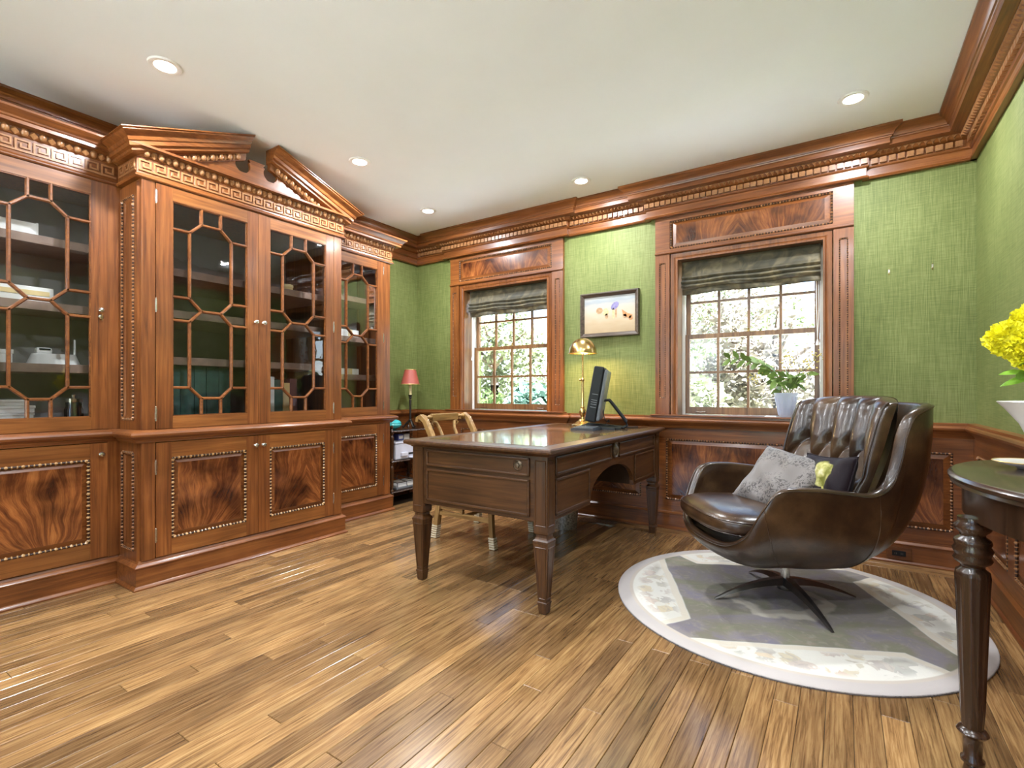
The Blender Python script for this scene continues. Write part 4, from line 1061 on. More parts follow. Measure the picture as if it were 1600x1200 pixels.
# --- wings
def wing(y0, y1, dc, lab, near):
    u = empty('bookcase', (WFc, (y0 + y1) / 2, 0), lab, 'bookcase', 'sections of the breakfront bookcase')
    carcass(u, WFc, y0, y1, (1.195, 1.515, 1.855), 2.32)
    d0, d1 = dc - 0.275, dc + 0.275
    for a, b in ((y0, d0 - 0.001), (d1 + 0.001, y1)):
        for z0, z1 in ((0.146, 0.777), (0.845, 2.187)):
            MB().box((WFc - 0.006, a, z0), (WFc + 0.020, b, z1)).build('corner_post', 'mahogany_z', u, smooth=False, bev=0.002)
    if near: pth = [(WFc, y0), (WFc, y1)]
    else: pth = [(WFc, y0), (WFc, y1), (XL + 0.10, y1)]
    MB().sweep(pth, PLINTH, -1).build('plinth', 'mahogany_y', u, ang=0.5)
    MB().sweep(pth, WAIST, -1).build('waist_moulding', 'mahogany_y', u, ang=0.5)
    MB().sweep(pth, ENTAB + CORN, -1).build('entablature', 'mahogany_y', u, ang=0.5)
    frieze_units(u, WFc, y0 + (0.0 if near else 0.03), y1 - (0.03 if near else -0.015))
    glazed_door(u, WFc, d0, d1, dc - 0.204, dc + 0.204, dc, 0.110, 0.044, knob_y=(d1 - 0.030 if near else None), hinge_y=(None if near else d1), key=(d1 - 0.030 if near else False))
    panel_door(u, WFc, d0, d1, knob_y=(d1 - 0.030 if near else None), hinge_y=(None if near else d1))
    return u
wing(0.416, CY0 - 0.001, 0.780, 'left wing section of the mahogany bookcase, cut by the photo edge', True)
wing(CY1 + 0.001, 3.10, 2.750, 'narrow right wing section of the mahogany bookcase beside the corner lamp', False)

# --- what stands on the shelves
def box_thing(name, a, b, mat, label, cat, group=None, bev=0.003, extra=None):
    c = ((a[0] + b[0]) / 2, (a[1] + b[1]) / 2, min(a[2], b[2]))
    t = empty(name, c, label, cat, group)
    MB().box(a, b).build('body', mat, t, smooth=False, bev=bev)
    if extra: extra(t)
    return t
sx = WFc - 0.075                              # shelf front edge of the wings
# four flat white boxes in a stack (bottom of the left wing)
zz = 0.862
for i, (h_, e, lb) in enumerate(((0.048, 0.0, 'lowest flat white box of the stack in the left wing'), (0.030, 0.008, 'second flat white box from the bottom of the stack in the left wing'),
                                 (0.036, 0.012, 'third flat white box from the bottom of the stack in the left wing'), (0.030, -0.012, 'topmost flat white box of the stack in the left wing'))):
    y1_ = 0.775 + e
    def lid(t, z=zz, h_=h_, y1_=y1_): MB().box((sx - 0.285, 0.47, z + h_ * 0.62), (sx - 0.016, y1_ + 0.003, z + h_)).build('lid', 'white_card', t, smooth=False, bev=0.002)
    box_thing('storage_box', (sx - 0.28, 0.474, zz), (sx - 0.02, y1_, zz + h_ * 0.97), 'white_card', lb, 'box', 'white boxes in the left wing', extra=lid)
    zz += h_ + 0.001
# cordless telephone base with aerial
t = empty('telephone', (sx - 0.07, 0.87, 1.195), 'white cordless telephone base with upright aerial on the middle shelf of the left wing', 'telephone')
m = MB()
def tel(u, v):
    a = 2 * PI * u
    k = math.sin(PI * min(1, v * 1.02)) ** 0.45
    zz_ = 1.1955 + 0.055 * v
    return (sx - 0.07 + 0.055 * (1 - 0.35 * v) * math.cos(a), 0.875 + 0.110 * (1 - 0.18 * v) * (abs(math.cos(a + PI / 2)) ** 0.6) * (1 if math.sin(a) > 0 else -1), zz_)
m.grid(tel, 24, 6, wrap_u=True); m.add([tel(i / 24, 1) for i in range(24)], [tuple(range(24))]); m.add([tel(i / 24, 0) for i in range(24)], [tuple(range(24))[::-1]])
m.build('base', 'white_plastic', t)
MB().box((sx - 0.095, 0.80, 1.245), (sx - 0.045, 0.865, 1.282)).build('handset', 'white_plastic', t, smooth=False, bev=0.012)
MB().box((sx - 0.046, 0.81, 1.268), (sx - 0.042, 0.855, 1.277)).build('display', 'black_plastic', t, smooth=False)
MB().tube([(sx - 0.085, 0.965, 1.225), (sx - 0.085, 0.965, 1.335)], [0.006, 0.0045], 8).build('aerial', 'white_plastic', t)
box_thing('card_box', (sx - 0.20, 0.55, 1.195), (sx - 0.02, 0.705, 1.258), 'white_card', 'small white box left of the telephone in the left wing', 'box',
          extra=lambda t: MB().box((sx - 0.203, 0.547, 1.24), (sx - 0.017, 0.708, 1.262)).build('lid', 'white_card', t, smooth=False, bev=0.002))
def stripes(t):
    MB().box((sx - 0.0205, 0.50, 1.546), (sx - 0.018, 0.845, 1.570)).build('label_band', 'yellow_card', t, smooth=False)
box_thing('file_box', (sx - 0.25, 0.50, 1.515), (sx - 0.0205, 0.862, 1.590), 'white_card', 'long white box with a tan band on the third shelf of the left wing', 'box', extra=stripes)
box_thing('paper_roll_box', (sx - 0.14, 0.50, 1.855), (sx - 0.03, 0.80, 1.918), 'white_card', 'bright white box on the top shelf of the left wing', 'box',
          extra=lambda t: MB().box((sx - 0.143, 0.795, 1.853 + 0.003), (sx - 0.027, 0.803, 1.921)).build('end_flap', 'white_card', t, smooth=False))
t = empty('glass_jar', (sx - 0.06, 0.955, 0.862), 'clear glass jar at the bottom right of the left wing', 'jar')
MB().lathe([(0.030, 0.0005), (0.040, 0.01), (0.042, 0.09), (0.034, 0.11), (0.036, 0.13), (0.032, 0.13), (0.030, 0.11), (0.036, 0.09), (0.034, 0.012), (0.001, 0.010)], (sx - 0.06, 0.955, 0.862), 16).build('body', 'vase_glass', t)
MB().lathe([(0.037, 0.131), (0.038, 0.150), (0.010, 0.156), (0.012, 0.170), (0.001, 0.174)], (sx - 0.06, 0.955, 0.862), 16).build('lid', 'nickel', t)
# bound volumes in the middle section
def book(x1, y0, w, z, h_, dpt, mat, label, group):
    t = empty('book', (x1 - dpt / 2, y0 + w / 2, z), label, 'book', group)
    c = MB(); e = 0.0035
    c.box((x1 - dpt, y0, z), (x1 - 0.002, y0 + e, z + h_)); c.box((x1 - dpt, y0 + w - e, z), (x1 - 0.002, y0 + w, z + h_)); c.box((x1 - 0.004, y0, z), (x1, y0 + w, z + h_))
    c.build('cover', mat, t, smooth=False)
    MB().box((x1 - dpt + 0.006, y0 + e, z + 0.004), (x1 - 0.004, y0 + w - e, z + h_ - 0.004)).build('pages', 'white_card', t, smooth=False)
cxs = CF - 0.10
yb = 1.305
nb = ('first', 'second', 'third', 'fourth', 'fifth')
for i, (w, h_) in enumerate(((0.068, 0.345), (0.072, 0.340), (0.066, 0.345), (0.070, 0.342), (0.068, 0.335))):
    book(cxs - 0.03, yb, w, 0.862, h_, 0.22, 'green_cloth', nb[i] + ' tall green binder from the left behind the left glazed door of the middle section', 'green binders in the middle section'); yb += w + 0.003
t = empty('round_box', (cxs - 0.06, 2.07, 1.76), 'small round cream box on the top shelf behind the right middle door', 'box')
MB().lathe([(0.036, 0), (0.038, 0.004), (0.038, 0.030), (0.001, 0.030)], (cxs - 0.06, 2.07, 1.7605), 20).build('body', 'yellow_card', t)
MB().lathe([(0.041, 0.028), (0.041, 0.042), (0.038, 0.045), (0.001, 0.045)], (cxs - 0.06, 2.07, 1.7605), 20).build('lid', 'candle_cream', t)
yb = 1.86
for i, (w, h_, mt) in enumerate(((0.05, 0.26, 'red_cloth'), (0.045, 0.29, 'white_card'), (0.06, 0.27, 'green_cloth'), (0.05, 0.25, 'yellow_card'), (0.055, 0.28, 'red_cloth'))):
    col_ = {'red_cloth': 'dark red', 'white_card': 'white', 'green_cloth': 'dark green', 'yellow_card': 'tan'}[mt]
    book(cxs - 0.03, yb, w, 0.862, h_, 0.2, mt, nb[i] + ' book from the left behind the right middle door, ' + col_ + ' spine', 'books behind the right middle door'); yb += w + 0.002
for z, h_, lb in ((1.195, 0.05, 'pale paper pack on the second shelf of the right wing'), (1.515, 0.06, 'pale paper pack on the third shelf of the right wing')):
    box_thing('paper_pack', (sx - 0.24, 2.68, z), (sx - 0.03, 2.86, z + h_), 'white_card', lb, 'paper',
              extra=lambda t, z=z, h_=h_: MB().box((sx - 0.242, 2.75, z - 0.0 + 0.002), (sx - 0.028, 2.79, z + h_ + 0.002)).build('wrapper_band', 'yellow_card', t, smooth=False))
# ================================================================== WRITING DESK
DX0, DX1, DY0, DY1, DZ = -2.00, -1.14, 2.02, 3.715, 0.785
desk = empty('writing_desk', ((DX0 + DX1) / 2, (DY0 + DY1) / 2, 0), 'large dark brown writing desk with tapered legs and arched kneehole', 'desk')
TOP = [(-0.06, 0.745), (0.004, 0.745), (0.010, 0.752), (0.020, 0.756), (0.026, 0.760), (0.034, 0.762), (0.038, 0.770), (0.036, 0.779), (0.030, DZ), (-0.06, DZ)]
rect = [(DX0, DY0), (DX1, DY0), (DX1, DY1), (DX0, DY1)]
MB().sweep(rect, TOP, -1, closed=True).build('top_edge', 'walnut_y', desk, ang=0.5)
MB().box((DX0 + 0.05, DY0 + 0.05, 0.748), (DX1 - 0.05, DY1 - 0.05, DZ - 0.0005)).build('top', 'walnut_y', desk, smooth=False)
# three leather insets separated by thin gaps
e = (DY1 - DY0 - 0.14)
for a, b in ((0, 0.28), (0.285, 0.715), (0.72, 1.0)):
    MB().box((DX0 + 0.06, DY0 + 0.07 + e * a, DZ - 0.002), (DX1 - 0.06, DY0 + 0.07 + e * b, DZ + 0.0012)).build('leather_inset', 'desk_leather', desk, smooth=False, bev=0.0008)
def sq(cx, cy, s, z): return [(cx - s, cy - s, z), (cx + s, cy - s, z), (cx + s, cy + s, z), (cx - s, cy + s, z)]
for lx in (DX0 + 0.037, DX1 - 0.037):
    for ly in (DY0 + 0.037, DY1 - 0.037):
        lg = MB().rings([sq(lx, ly, s, z) for s, z in ((0.015, 0.0005), (0.019, 0.004), (0.0235, 0.046), (0.0255, 0.050), (0.0255, 0.056), (0.022, 0.060), (0.0385, 0.335), (0.040, 0.340), (0.040, 0.348), (0.033, 0.356),
                                                         (0.029, 0.364), (0.029, 0.376), (0.036, 0.384), (0.037, 0.392), (0.037, 0.745))])
        lo = lg.build('leg', 'walnut_z', desk, smooth=False)
        fc = MB()                              # raised fillet on the faces of the block and taper
        for sx_, sy_ in ((0, -1), (1, 0), (-1, 0), (0, 1)):
            def face(u, z, d, sx_=sx_, sy_=sy_): return (lx + sx_ * d + (u if sx_ == 0 else 0), ly + sy_ * d + (u if sy_ == 0 else 0), z)
            for (z0, z1, s0, s1, d0, d1) in ((0.42, 0.725, 0.028, 0.028, 0.037, 0.037), (0.075, 0.318, 0.0155, 0.028, 0.0229, 0.0377)):
                for k0, k1 in (((-s0, z0, d0), (-s1, z1, d1)), ((s0, z0, d0), (s1, z1, d1)), ((-s1, z1, d1), (s1, z1, d1)), ((-s0, z0, d0), (s0, z0, d0))):
                    fc.tube([face(k0[0], k0[1], k0[2]), face(k1[0], k1[1], k1[2])], 0.0026, 4)
        fc.build('fillet', 'walnut_z', lo, smooth=False)
AZ = 0.435
for a, b in ((DY0 + 0.008, DY0 + 0.034), (DY1 - 0.034, DY1 - 0.008)):
    MB().box((DX0 + 0.074, a, AZ), (DX1 - 0.074, b, 0.745)).build('end_panel', 'walnut_x', desk, smooth=False)
# long fronts with an arched kneehole (both long sides)
ka0, ka1 = 2.51, 3.185
def front_poly():
    pts = [(DY0 + 0.074, 0.745), (DY0 + 0.074, AZ), (ka0, AZ)]
    c = (ka0 + ka1) / 2; ra = (ka1 - ka0) / 2
    for i in range(1, 24):
        a = PI - PI * i / 24; pts.append((c + ra * math.cos(a), AZ + 0.175 * math.sin(a) ** 0.85))
    return pts + [(ka1, AZ), (DY1 - 0.074, AZ), (DY1 - 0.074, 0.745)]
for X0, X1, nm in ((DX1 - 0.034, DX1 - 0.008, 'front_panel'), (DX0 + 0.008, DX0 + 0.034, 'rear_panel')):
    MB().prism(front_poly(), lambda u, w, d: (d, u, w), X0, X1).build(nm, 'walnut_y', desk, smooth=False)
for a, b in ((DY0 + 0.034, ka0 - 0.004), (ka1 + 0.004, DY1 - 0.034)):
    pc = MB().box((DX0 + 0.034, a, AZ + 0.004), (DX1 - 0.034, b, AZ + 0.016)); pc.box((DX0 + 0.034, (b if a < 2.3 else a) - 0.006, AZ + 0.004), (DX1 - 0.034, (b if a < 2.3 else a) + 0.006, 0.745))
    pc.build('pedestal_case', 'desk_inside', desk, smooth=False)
def raised_frame(mb, fn, a, b, z0, z1, w=0.0065, h=0.011):
    for (p, q) in (((a, z0), (b, z0)), ((b, z0), (b, z1)), ((b, z1), (a, z1)), ((a, z1), (a, z0))):
        mb.box(fn(min(p[0], q[0]) - w, 0, min(p[1], q[1]) - w), fn(max(p[0], q[0]) + w, h, max(p[1], q[1]) + w))
fe = lambda u, d, z: (u, DY0 + 0.008 - d, z)
fs = lambda u, d, z: (DX1 - 0.008 + d, u, z)
def drawer(name, fn, a, b, z0, z1, mat):
    o = MB().box(fn(a, -0.001, z0), fn(b, 0.003, z1)).build(name, mat, desk, smooth=False)
    m_ = MB(); raised_frame(m_, fn, a, b, z0, z1); m_.build('moulding', mat, o, smooth=False, bev=0.004)
drawer('drawer_front', fe, DX0 + 0.105, DX1 - 0.105, 0.652, 0.728, 'walnut_x')
drawer('end_field', fe, DX0 + 0.105, DX1 - 0.105, 0.462, 0.624, 'walnut_x')
drawer('drawer_front', fs, 2.112, 2.79, 0.655, 0.732, 'walnut_y')
drawer('drawer_front', fs, 2.925, 3.60, 0.655, 0.732, 'walnut_y')
drawer('pedestal_field', fs, 2.112, 2.487, 0.462, 0.628, 'walnut_y')
drawer('pedestal_field', fs, 3.203, 3.60, 0.462, 0.628, 'walnut_y')
# rosette pull and oval medallion
ro = MB().lathe([(0.026, 0), (0.026, 0.004), (0.020, 0.008), (0.017, 0.005), (0.013, 0.006), (0.011, 0.013), (0.001, 0.015)], (0, 0, 0), 20)
ro.v = [(x - 1.305, DY0 + 0.006 - z, y + 0.695) for x, y, z in ro.v]; ro.build('rosette', 'old_bronze', desk)
md_ = MB().lathe([(0.040, 0), (0.040, 0.010), (0.034, 0.014), (0.029, 0.009), (0.022, 0.010), (0.014, 0.020), (0.001, 0.023)], (0, 0, 0), 28)
md_.v = [(DX1 - 0.006 + z, 2.857 + x, 0.700 + y * 1.25) for x, y, z in md_.v]; md_.build('medallion', 'old_bronze', desk)

# ================================================================== DESK CHAIR (gilt, pulled under the desk on the far long side)
ch = empty('side_chair', (-2.22, 2.94, 0), 'carved gilt wooden chair with scrolled back pushed under the desk', 'chair')
yn, yf_ = 2.70, 3.20
for yy in (yn, yf_):
    # rear leg and back stile in one sabre curve
    pts = [(-2.45, yy, 0.0), (-2.425, yy, 0.15), (-2.40, yy, 0.30), (-2.40, yy, 0.44), (-2.435, yy, 0.60), (-2.49, yy, 0.74), (-2.545, yy, 0.835), (-2.585, yy, 0.865), (-2.615, yy, 0.852), (-2.618, yy, 0.825)]
    m = MB(); rings = []
    for i, p in enumerate(pts):
        t_ = (Vector(pts[min(i + 1, len(pts) - 1)]) - Vector(pts[max(i - 1, 0)])).normalized(); n_ = Vector((-t_.z, 0, t_.x)); w = 0.019 if i < 8 else 0.014; k = 0.020
        rings.append([Vector(p) + n_ * w + Vector((0, -k, 0)), Vector(p) + n_ * w + Vector((0, k, 0)), Vector(p) - n_ * w + Vector((0, k, 0)), Vector(p) - n_ * w + Vector((0, -k, 0))])
    st = m.rings(rings).build('stile', 'giltwood_z', ch, ang=0.9, bev=0.003)
    # ivory chevron sock at the foot and fluted ivory face up the stile
    sk = MB()
    for i in range(6): sk.box((-2.473 + i * 0.0022, yy - 0.0225, 0.004 + i * 0.016), (-2.424 + i * 0.0022, yy + 0.0225, 0.013 + i * 0.016))
    sk.build('painted_sock', 'ivory_paint', st, smooth=False)
    fl2 = MB()
    for i in range(9):
        f = i / 8; a = Vector(pts[4]).lerp(Vector(pts[6]), f)
        fl2.tube([a + Vector((0.021, -0.014, -0.012)), a + Vector((0.017, 0.014, 0.012))], 0.0035, 5)
    fl2.build('carved_flutes', 'ivory_paint', st)
    fx = -1.955
    fl3 = MB().rings([[(fx + o_ - s, yy - s, z), (fx + o_ + s, yy - s, z), (fx + o_ + s, yy + s, z), (fx + o_ - s, yy + s, z)] for o_, s, z in ((0.022, 0.018, 0.0005), (0.010, 0.016, 0.10), (0.0, 0.017, 0.25), (0.0, 0.021, 0.44))])
    lo = fl3.build('leg', 'giltwood_z', ch, smooth=False, bev=0.003)
    sk = MB()
    for i in range(5): sk.box((fx + 0.021 - 0.0215 - i * 0.002, yy - 0.0205, 0.004 + i * 0.016), (fx + 0.021 + 0.0215 - i * 0.002, yy + 0.0205, 0.015 + i * 0.016))
    sk.build('painted_sock', 'ivory_paint', lo, smooth=False)
    sr = MB().box((-2.425, yy - 0.011, 0.17), (-1.955, yy + 0.011, 0.20)).box((-2.42, yy - 0.010, 0.215), (-2.20, yy + 0.010, 0.235)).box((-2.215, yy - 0.012, 0.20), (-2.190, yy + 0.012, 0.40)).box((-2.41, yy - 0.009, 0.27), (-2.2, yy + 0.009, 0.285))
    sr.build('side_stretcher', 'giltwood_x', ch, smooth=False, bev=0.002)
    MB().box((-2.41, yy - 0.016, 0.40), (-1.96, yy + 0.016, 0.445)).build('seat_rail', 'giltwood_x', ch, smooth=False, bev=0.003)
MB().box((-2.20, yn, 0.175), (-2.18, yf_, 0.195)).build('cross_stretcher', 'giltwood_y', ch, smooth=False, bev=0.002)
MB().box((-2.42, yn - 0.015, 0.40), (-2.39, yf_ + 0.015, 0.44)).box((-1.975, yn - 0.015, 0.40), (-1.94, yf_ + 0.015, 0.44)).build('seat_rail', 'giltwood_y', ch, smooth=False, bev=0.003)
def seatf(u, v):
    x = -2.405 + 0.47 * u; y = yn - 0.01 + 0.52 * v
    return (x, y, 0.446 + 0.035 * (math.sin(PI * u) * math.sin(PI * v)) ** 0.4)
MB().grid(seatf, 12, 12).build('seat', 'leather', ch, fixn=False)
cr = MB()                                       # crest tablet with turned ends
cr.box((-2.60, 2.80, 0.828), (-2.565, 3.10, 0.882)); cr.build('crest_rail', 'giltwood_y', ch, smooth=False, bev=0.006)
te = MB()
for y0, y1 in ((yn + 0.01, 2.80), (yf_ - 0.01, 3.10)):
    n_ = 8
    te.tube([(-2.58, y0 + (y1 - y0) * i / n_, 0.858) for i in range(n_ + 1)], [0.010, 0.016, 0.018, 0.012, 0.008, 0.014, 0.018, 0.014, 0.012], 10)
te.build('turned_spindle', 'giltwood_y', ch)
sc_m = MB()
for s_, y in ((-1, 2.86), (1, 3.04)):           # S-scrolls of the lyre splat
    sc_m.tube([(-2.575, y + s_ * 0.045, 0.79), (-2.577, y + s_ * 0.062, 0.808), (-2.578, y + s_ * 0.045, 0.826), (-2.572, y + s_ * 0.015, 0.815), (-2.555, y - s_ * 0.004, 0.77), (-2.52, y - s_ * 0.006, 0.70), (-2.47, y + s_ * 0.004, 0.62), (-2.43, y + s_ * 0.02, 0.52), (-2.405, y + s_ * 0.02, 0.44)],
             [0.008, 0.010, 0.011, 0.013, 0.013, 0.013, 0.013, 0.013, 0.014], 8)
for i in range(5):
    y = 2.90 + i * 0.025; sc_m.tube([(-2.505, y, 0.70), (-2.44, y, 0.55), (-2.405, y, 0.44)], 0.0035, 6)
sc_m.box((-2.535, 2.865, 0.697), (-2.505, 3.035, 0.712))
sc_m.build('lyre_splat', 'giltwood_z', ch)

# ================================================================== ETAGERE in the corner
EX0, EX1, EY0, EY1 = -3.745, -3.43, 3.195, 3.72
et = empty('whatnot_stand', ((EX0 + EX1) / 2, (EY0 + EY1) / 2, 0), 'small three-tier dark wood stand with turned posts in the far corner', 'shelf stand')
for z in (0.12, 0.40, 0.675):
    sh = MB().box((EX0 - 0.02, EY0 - 0.02, z), (EX1 + 0.02, EY1 + 0.02, z + 0.017)).build('shelf', 'darkwood_y', et, smooth=False, bev=0.003)
    bd = MB()
    beads(bd, (EX1 + 0.020, EY0 - 0.02, z + 0.0085), (EX1 + 0.020, EY1 + 0.02, z + 0.0085), 0.006, 0.013)
    tag(bd.build('gadroon_edge', 'walnut_y', sh), kind='stuff')
PPROF = [(0.010, 0.0005), (0.013, 0.02), (0.018, 0.075), (0.019, 0.09), (0.012, 0.098), (0.018, 0.106), (0.018, 0.119)]
def pp(z0, z1):
    h_ = z1 - z0
    return [(0.018, z0), (0.018, z0 + 0.008), (0.010, z0 + 0.018), (0.012, z0 + 0.03), (0.015, z0 + 0.2 * h_), (0.0205, z0 + 0.78 * h_), (0.020, z0 + 0.84 * h_), (0.011, z0 + 0.90 * h_), (0.017, z0 + 0.95 * h_), (0.017, z1)]
for px_ in (EX0, EX1):
    for py_ in (EY0, EY1):
        MB().lathe(PPROF + pp(0.138, 0.399) + pp(0.418, 0.674) + [(0.016, 0.693), (0.011, 0.700), (0.008, 0.708), (0.015, 0.722), (0.013, 0.735), (0.001, 0.742)], (px_, py_, 0), 14, flute=9, famp=0.14, fz=(0.17, 0.64)).build('post', 'walnut_z', et)
# turquoise lidded jar, printer, boxes, tray
jp = (-3.58, 3.34, 0.692)
t = empty('lidded_jar', jp, 'squat turquoise lidded jar on top of the corner stand', 'jar')
MB().lathe([(0.03, 0.0005), (0.045, 0.004), (0.078, 0.022), (0.088, 0.042), (0.084, 0.058), (0.001, 0.058)], jp, 24).build('body', 'turquoise_glaze', t)
MB().lathe([(0.086, 0.058), (0.086, 0.064), (0.070, 0.082), (0.035, 0.094), (0.012, 0.098), (0.013, 0.108), (0.001, 0.112)], jp, 24).build('lid', 'turquoise_glaze', t)
lp = (-3.60, 3.60, 0.692)
t = empty('candlestick_lamp', lp, 'bronze candlestick lamp with small red shade on the corner stand', 'lamp')
bm_ = MB()
for k in range(3):
    a = 2 * PI * k / 3 - 0.4
    bm_.tube([(lp[0] + r_ * math.cos(a), lp[1] + r_ * math.sin(a), lp[2] + z) for r_, z in ((0.075, 0.006), (0.060, 0.014), (0.040, 0.040), (0.015, 0.062), (0.0, 0.070))], [0.010, 0.009, 0.010, 0.012, 0.012], 8)
    bm_.sphere((lp[0] + 0.072 * math.cos(a), lp[1] + 0.072 * math.sin(a), lp[2] + 0.012), 0.0115, 8, 6)
bm_.build('tripod_base', 'bronze', t)
MB().lathe([(0.018, 0.062), (0.020, 0.075), (0.010, 0.085), (0.012, 0.10), (0.010, 0.14), (0.011, 0.21), (0.013, 0.27), (0.009, 0.285), (0.017, 0.298), (0.012, 0.308), (0.019, 0.320), (0.019, 0.326)], lp, 14).build('stem', 'bronze', t)
MB().lathe([(0.014, 0.326), (0.014, 0.436), (0.001, 0.438)], lp, 14).build('candle_sleeve', 'candle_cream', t)
sd = MB()
prof = [(0.092, 0.432), (0.055, 0.578)]
for r_in in (0, 0.002):
    sd.rings([[(lp[0] + (r_ - r_in) * math.cos(2 * PI * j / 32), lp[1] + (r_ - r_in) * math.sin(2 * PI * j / 32), lp[2] + z) for j in range(32)] for r_, z in prof], cap=False)
so = sd.build('shade', 'shade_red', t)
tr_ = MB()
for r_, z in prof: tr_.tube([(lp[0] + r_ * math.cos(2 * PI * j / 32), lp[1] + r_ * math.sin(2 * PI * j / 32), lp[2] + z) for j in range(33)], 0.004, 6)
tr_.build('gold_trim', 'gold_trim', so)
t = empty('printer', (-3.55, 3.43, 0.417), 'pale lilac-white desktop printer on the middle tier of the corner stand', 'printer')
MB().box((-3.72, 3.24, 0.4175), (-3.425, 3.66, 0.565)).build('body', 'lilac_plastic', t, smooth=False, bev=0.012)
MB().box((-3.73, 3.235, 0.566), (-3.42, 3.665, 0.584)).build('scanner_lid', 'lilac_plastic', t, smooth=False, bev=0.006)
MB().box((-3.428, 3.40, 0.458), (-3.418, 3.64, 0.475)).build('paper_slot', 'black_plastic', t, smooth=False)
MB().box((-3.424, 3.40, 0.425), (-3.36, 3.64, 0.440)).box((-3.424, 3.30, 0.45), (-3.40, 3.38, 0.485)).build('output_tray', 'lilac_plastic', t, smooth=False, bev=0.004)
box_thing('ink_box', (-3.62, 3.36, 0.5855), (-3.52, 3.43, 0.645), 'blue_card', 'small dark blue box on the printer', 'box', extra=lambda t: MB().box((-3.5205, 3.37, 0.60), (-3.5185, 3.42, 0.63)).build('label_panel', 'white_card', t, smooth=False))
box_thing('tissue_box', (-3.62, 3.445, 0.5855), (-3.53, 3.52, 0.64), 'white_card', 'small white box on the printer, right of the blue box', 'box', extra=lambda t: MB().box((-3.6, 3.46, 0.639), (-3.55, 3.505, 0.6415)).build('flap', 'blue_card', t, smooth=False))
t = empty('paper_tray', (-3.58, 3.45, 0.137), 'low grey wire paper tray on the bottom tier of the corner stand', 'tray')
MB().box((-3.72, 3.27, 0.1375), (-3.44, 3.66, 0.155)).build('base', 'grey_plastic', t, smooth=False, bev=0.004)
MB().box((-3.70, 3.29, 0.156), (-3.46, 3.62, 0.172)).build('papers', 'white_card', t, smooth=False)
w_ = MB()
for yy in (3.28, 3.40, 3.52, 3.65): w_.tube([(-3.44, yy, 0.15), (-3.45, yy, 0.20), (-3.70, yy, 0.225), (-3.715, yy, 0.15)], 0.004, 6)
w_.tube([(-3.45, 3.28, 0.20), (-3.45, 3.65, 0.20)], 0.004, 6)
w_.build('wire_frame', 'dark_steel', t)

# ================================================================== THINGS ON THE DESK
bp_ = (-1.695, 3.565, DZ + 0.0012)
t = empty('desk_lamp', bp_, 'tall brass pharmacy lamp with lit dome shade on the desk', 'lamp')
MB().lathe([(0.085, 0.0003), (0.087, 0.006), (0.080, 0.014), (0.058, 0.020), (0.048, 0.030), (0.036, 0.034), (0.030, 0.046), (0.016, 0.054), (0.013, 0.066)], bp_, 28).build('base', 'brass', t)
MB().lathe([(0.012, 0.062), (0.018, 0.074), (0.027, 0.092), (0.030, 0.105), (0.026, 0.120), (0.014, 0.134), (0.017, 0.142), (0.0105, 0.150), (0.0105, 0.345), (0.015, 0.350), (0.015, 0.362), (0.009, 0.368), (0.0075, 0.372), (0.0075, 0.545), (0.010, 0.55), (0.010, 0.565), (0.001, 0.567)], bp_, 18).build('stem', 'brass', t)
MB().tube([(bp_[0], bp_[1] - 0.010, bp_[2] + 0.356), (bp_[0] - 0.004, bp_[1] - 0.034, bp_[2] + 0.356)], 0.005, 8).sphere((bp_[0] - 0.005, bp_[1] - 0.036, bp_[2] + 0.356), 0.009, 8, 6).build('thumb_screw', 'brass', t)
dm = MB(); SZ = bp_[2] + 0.566
def dome(r0, h_):
    return [[(bp_[0] + r0 * math.cos(f) * math.cos(2 * PI * j / 36), bp_[1] + r0 * math.cos(f) * math.sin(2 * PI * j / 36), SZ + h_ * math.sin(f)) for j in range(36)] for f in [PI / 2 * 0.985 * i / 10 for i in range(11)]]
dm.rings([[(bp_[0] + 0.116 * math.cos(2 * PI * j / 36), bp_[1] + 0.116 * math.sin(2 * PI * j / 36), SZ - 0.004) for j in range(36)]] + dome(0.108, 0.118), cap=False)
dm.f.append(tuple(range(len(dm.v) - 36, len(dm.v))))
do = dm.build('shade', 'brass', t, fixn=True)
md = do.modifiers.new('thick', 'SOLIDIFY'); md.thickness = 0.0025; md.offset = -1
MB().sphere((bp_[0] + 0.03, bp_[1], SZ + 0.035), 0.026, 14, 10).build('bulb', 'bulb_glass', t)
ld = bpy.data.lights.new('lamp_light', 'POINT'); ld.energy = 5; ld.shadow_soft_size = 0.03; ld.color = (1, 0.80, 0.52)
lo_ = bpy.data.objects.new('lamp_light', ld); col.objects.link(lo_); lo_.parent = t; lo_.location = (0.0, -0.05, 0.590)
# monitor on a slanted prop stand, seen edge-on, screen to the left
mc = Vector((-1.47, 3.36, DZ + 0.0012))
t = empty('computer_monitor', mc, 'flat black and grey computer monitor seen edge-on on the desk', 'monitor')
MY = Matrix.Translation(mc) @ Matrix.Rotation(math.radians(19), 4, 'Z')
Mm = MY @ Matrix.Translation((-0.03, 0, 0.055)) @ Matrix.Rotation(math.radians(10), 4, 'Y')
def rb(mb, a, b): return mb.box(a, b)
MB().box((-0.050, -0.21, 0.0), (0.022, 0.21, 0.385)).xf(Mm).build('bezel', 'black_plastic', t, smooth=False, bev=0.010)
MB().box((0.022, -0.205, 0.012), (0.046, 0.20, 0.372)).xf(Mm).build('back_shell', 'grey_plastic', t, smooth=False, bev=0.014)
MB().box((-0.0515, -0.19, 0.022), (-0.0495, 0.19, 0.362)).xf(Mm).build('screen', 'black_plastic', t, smooth=False)
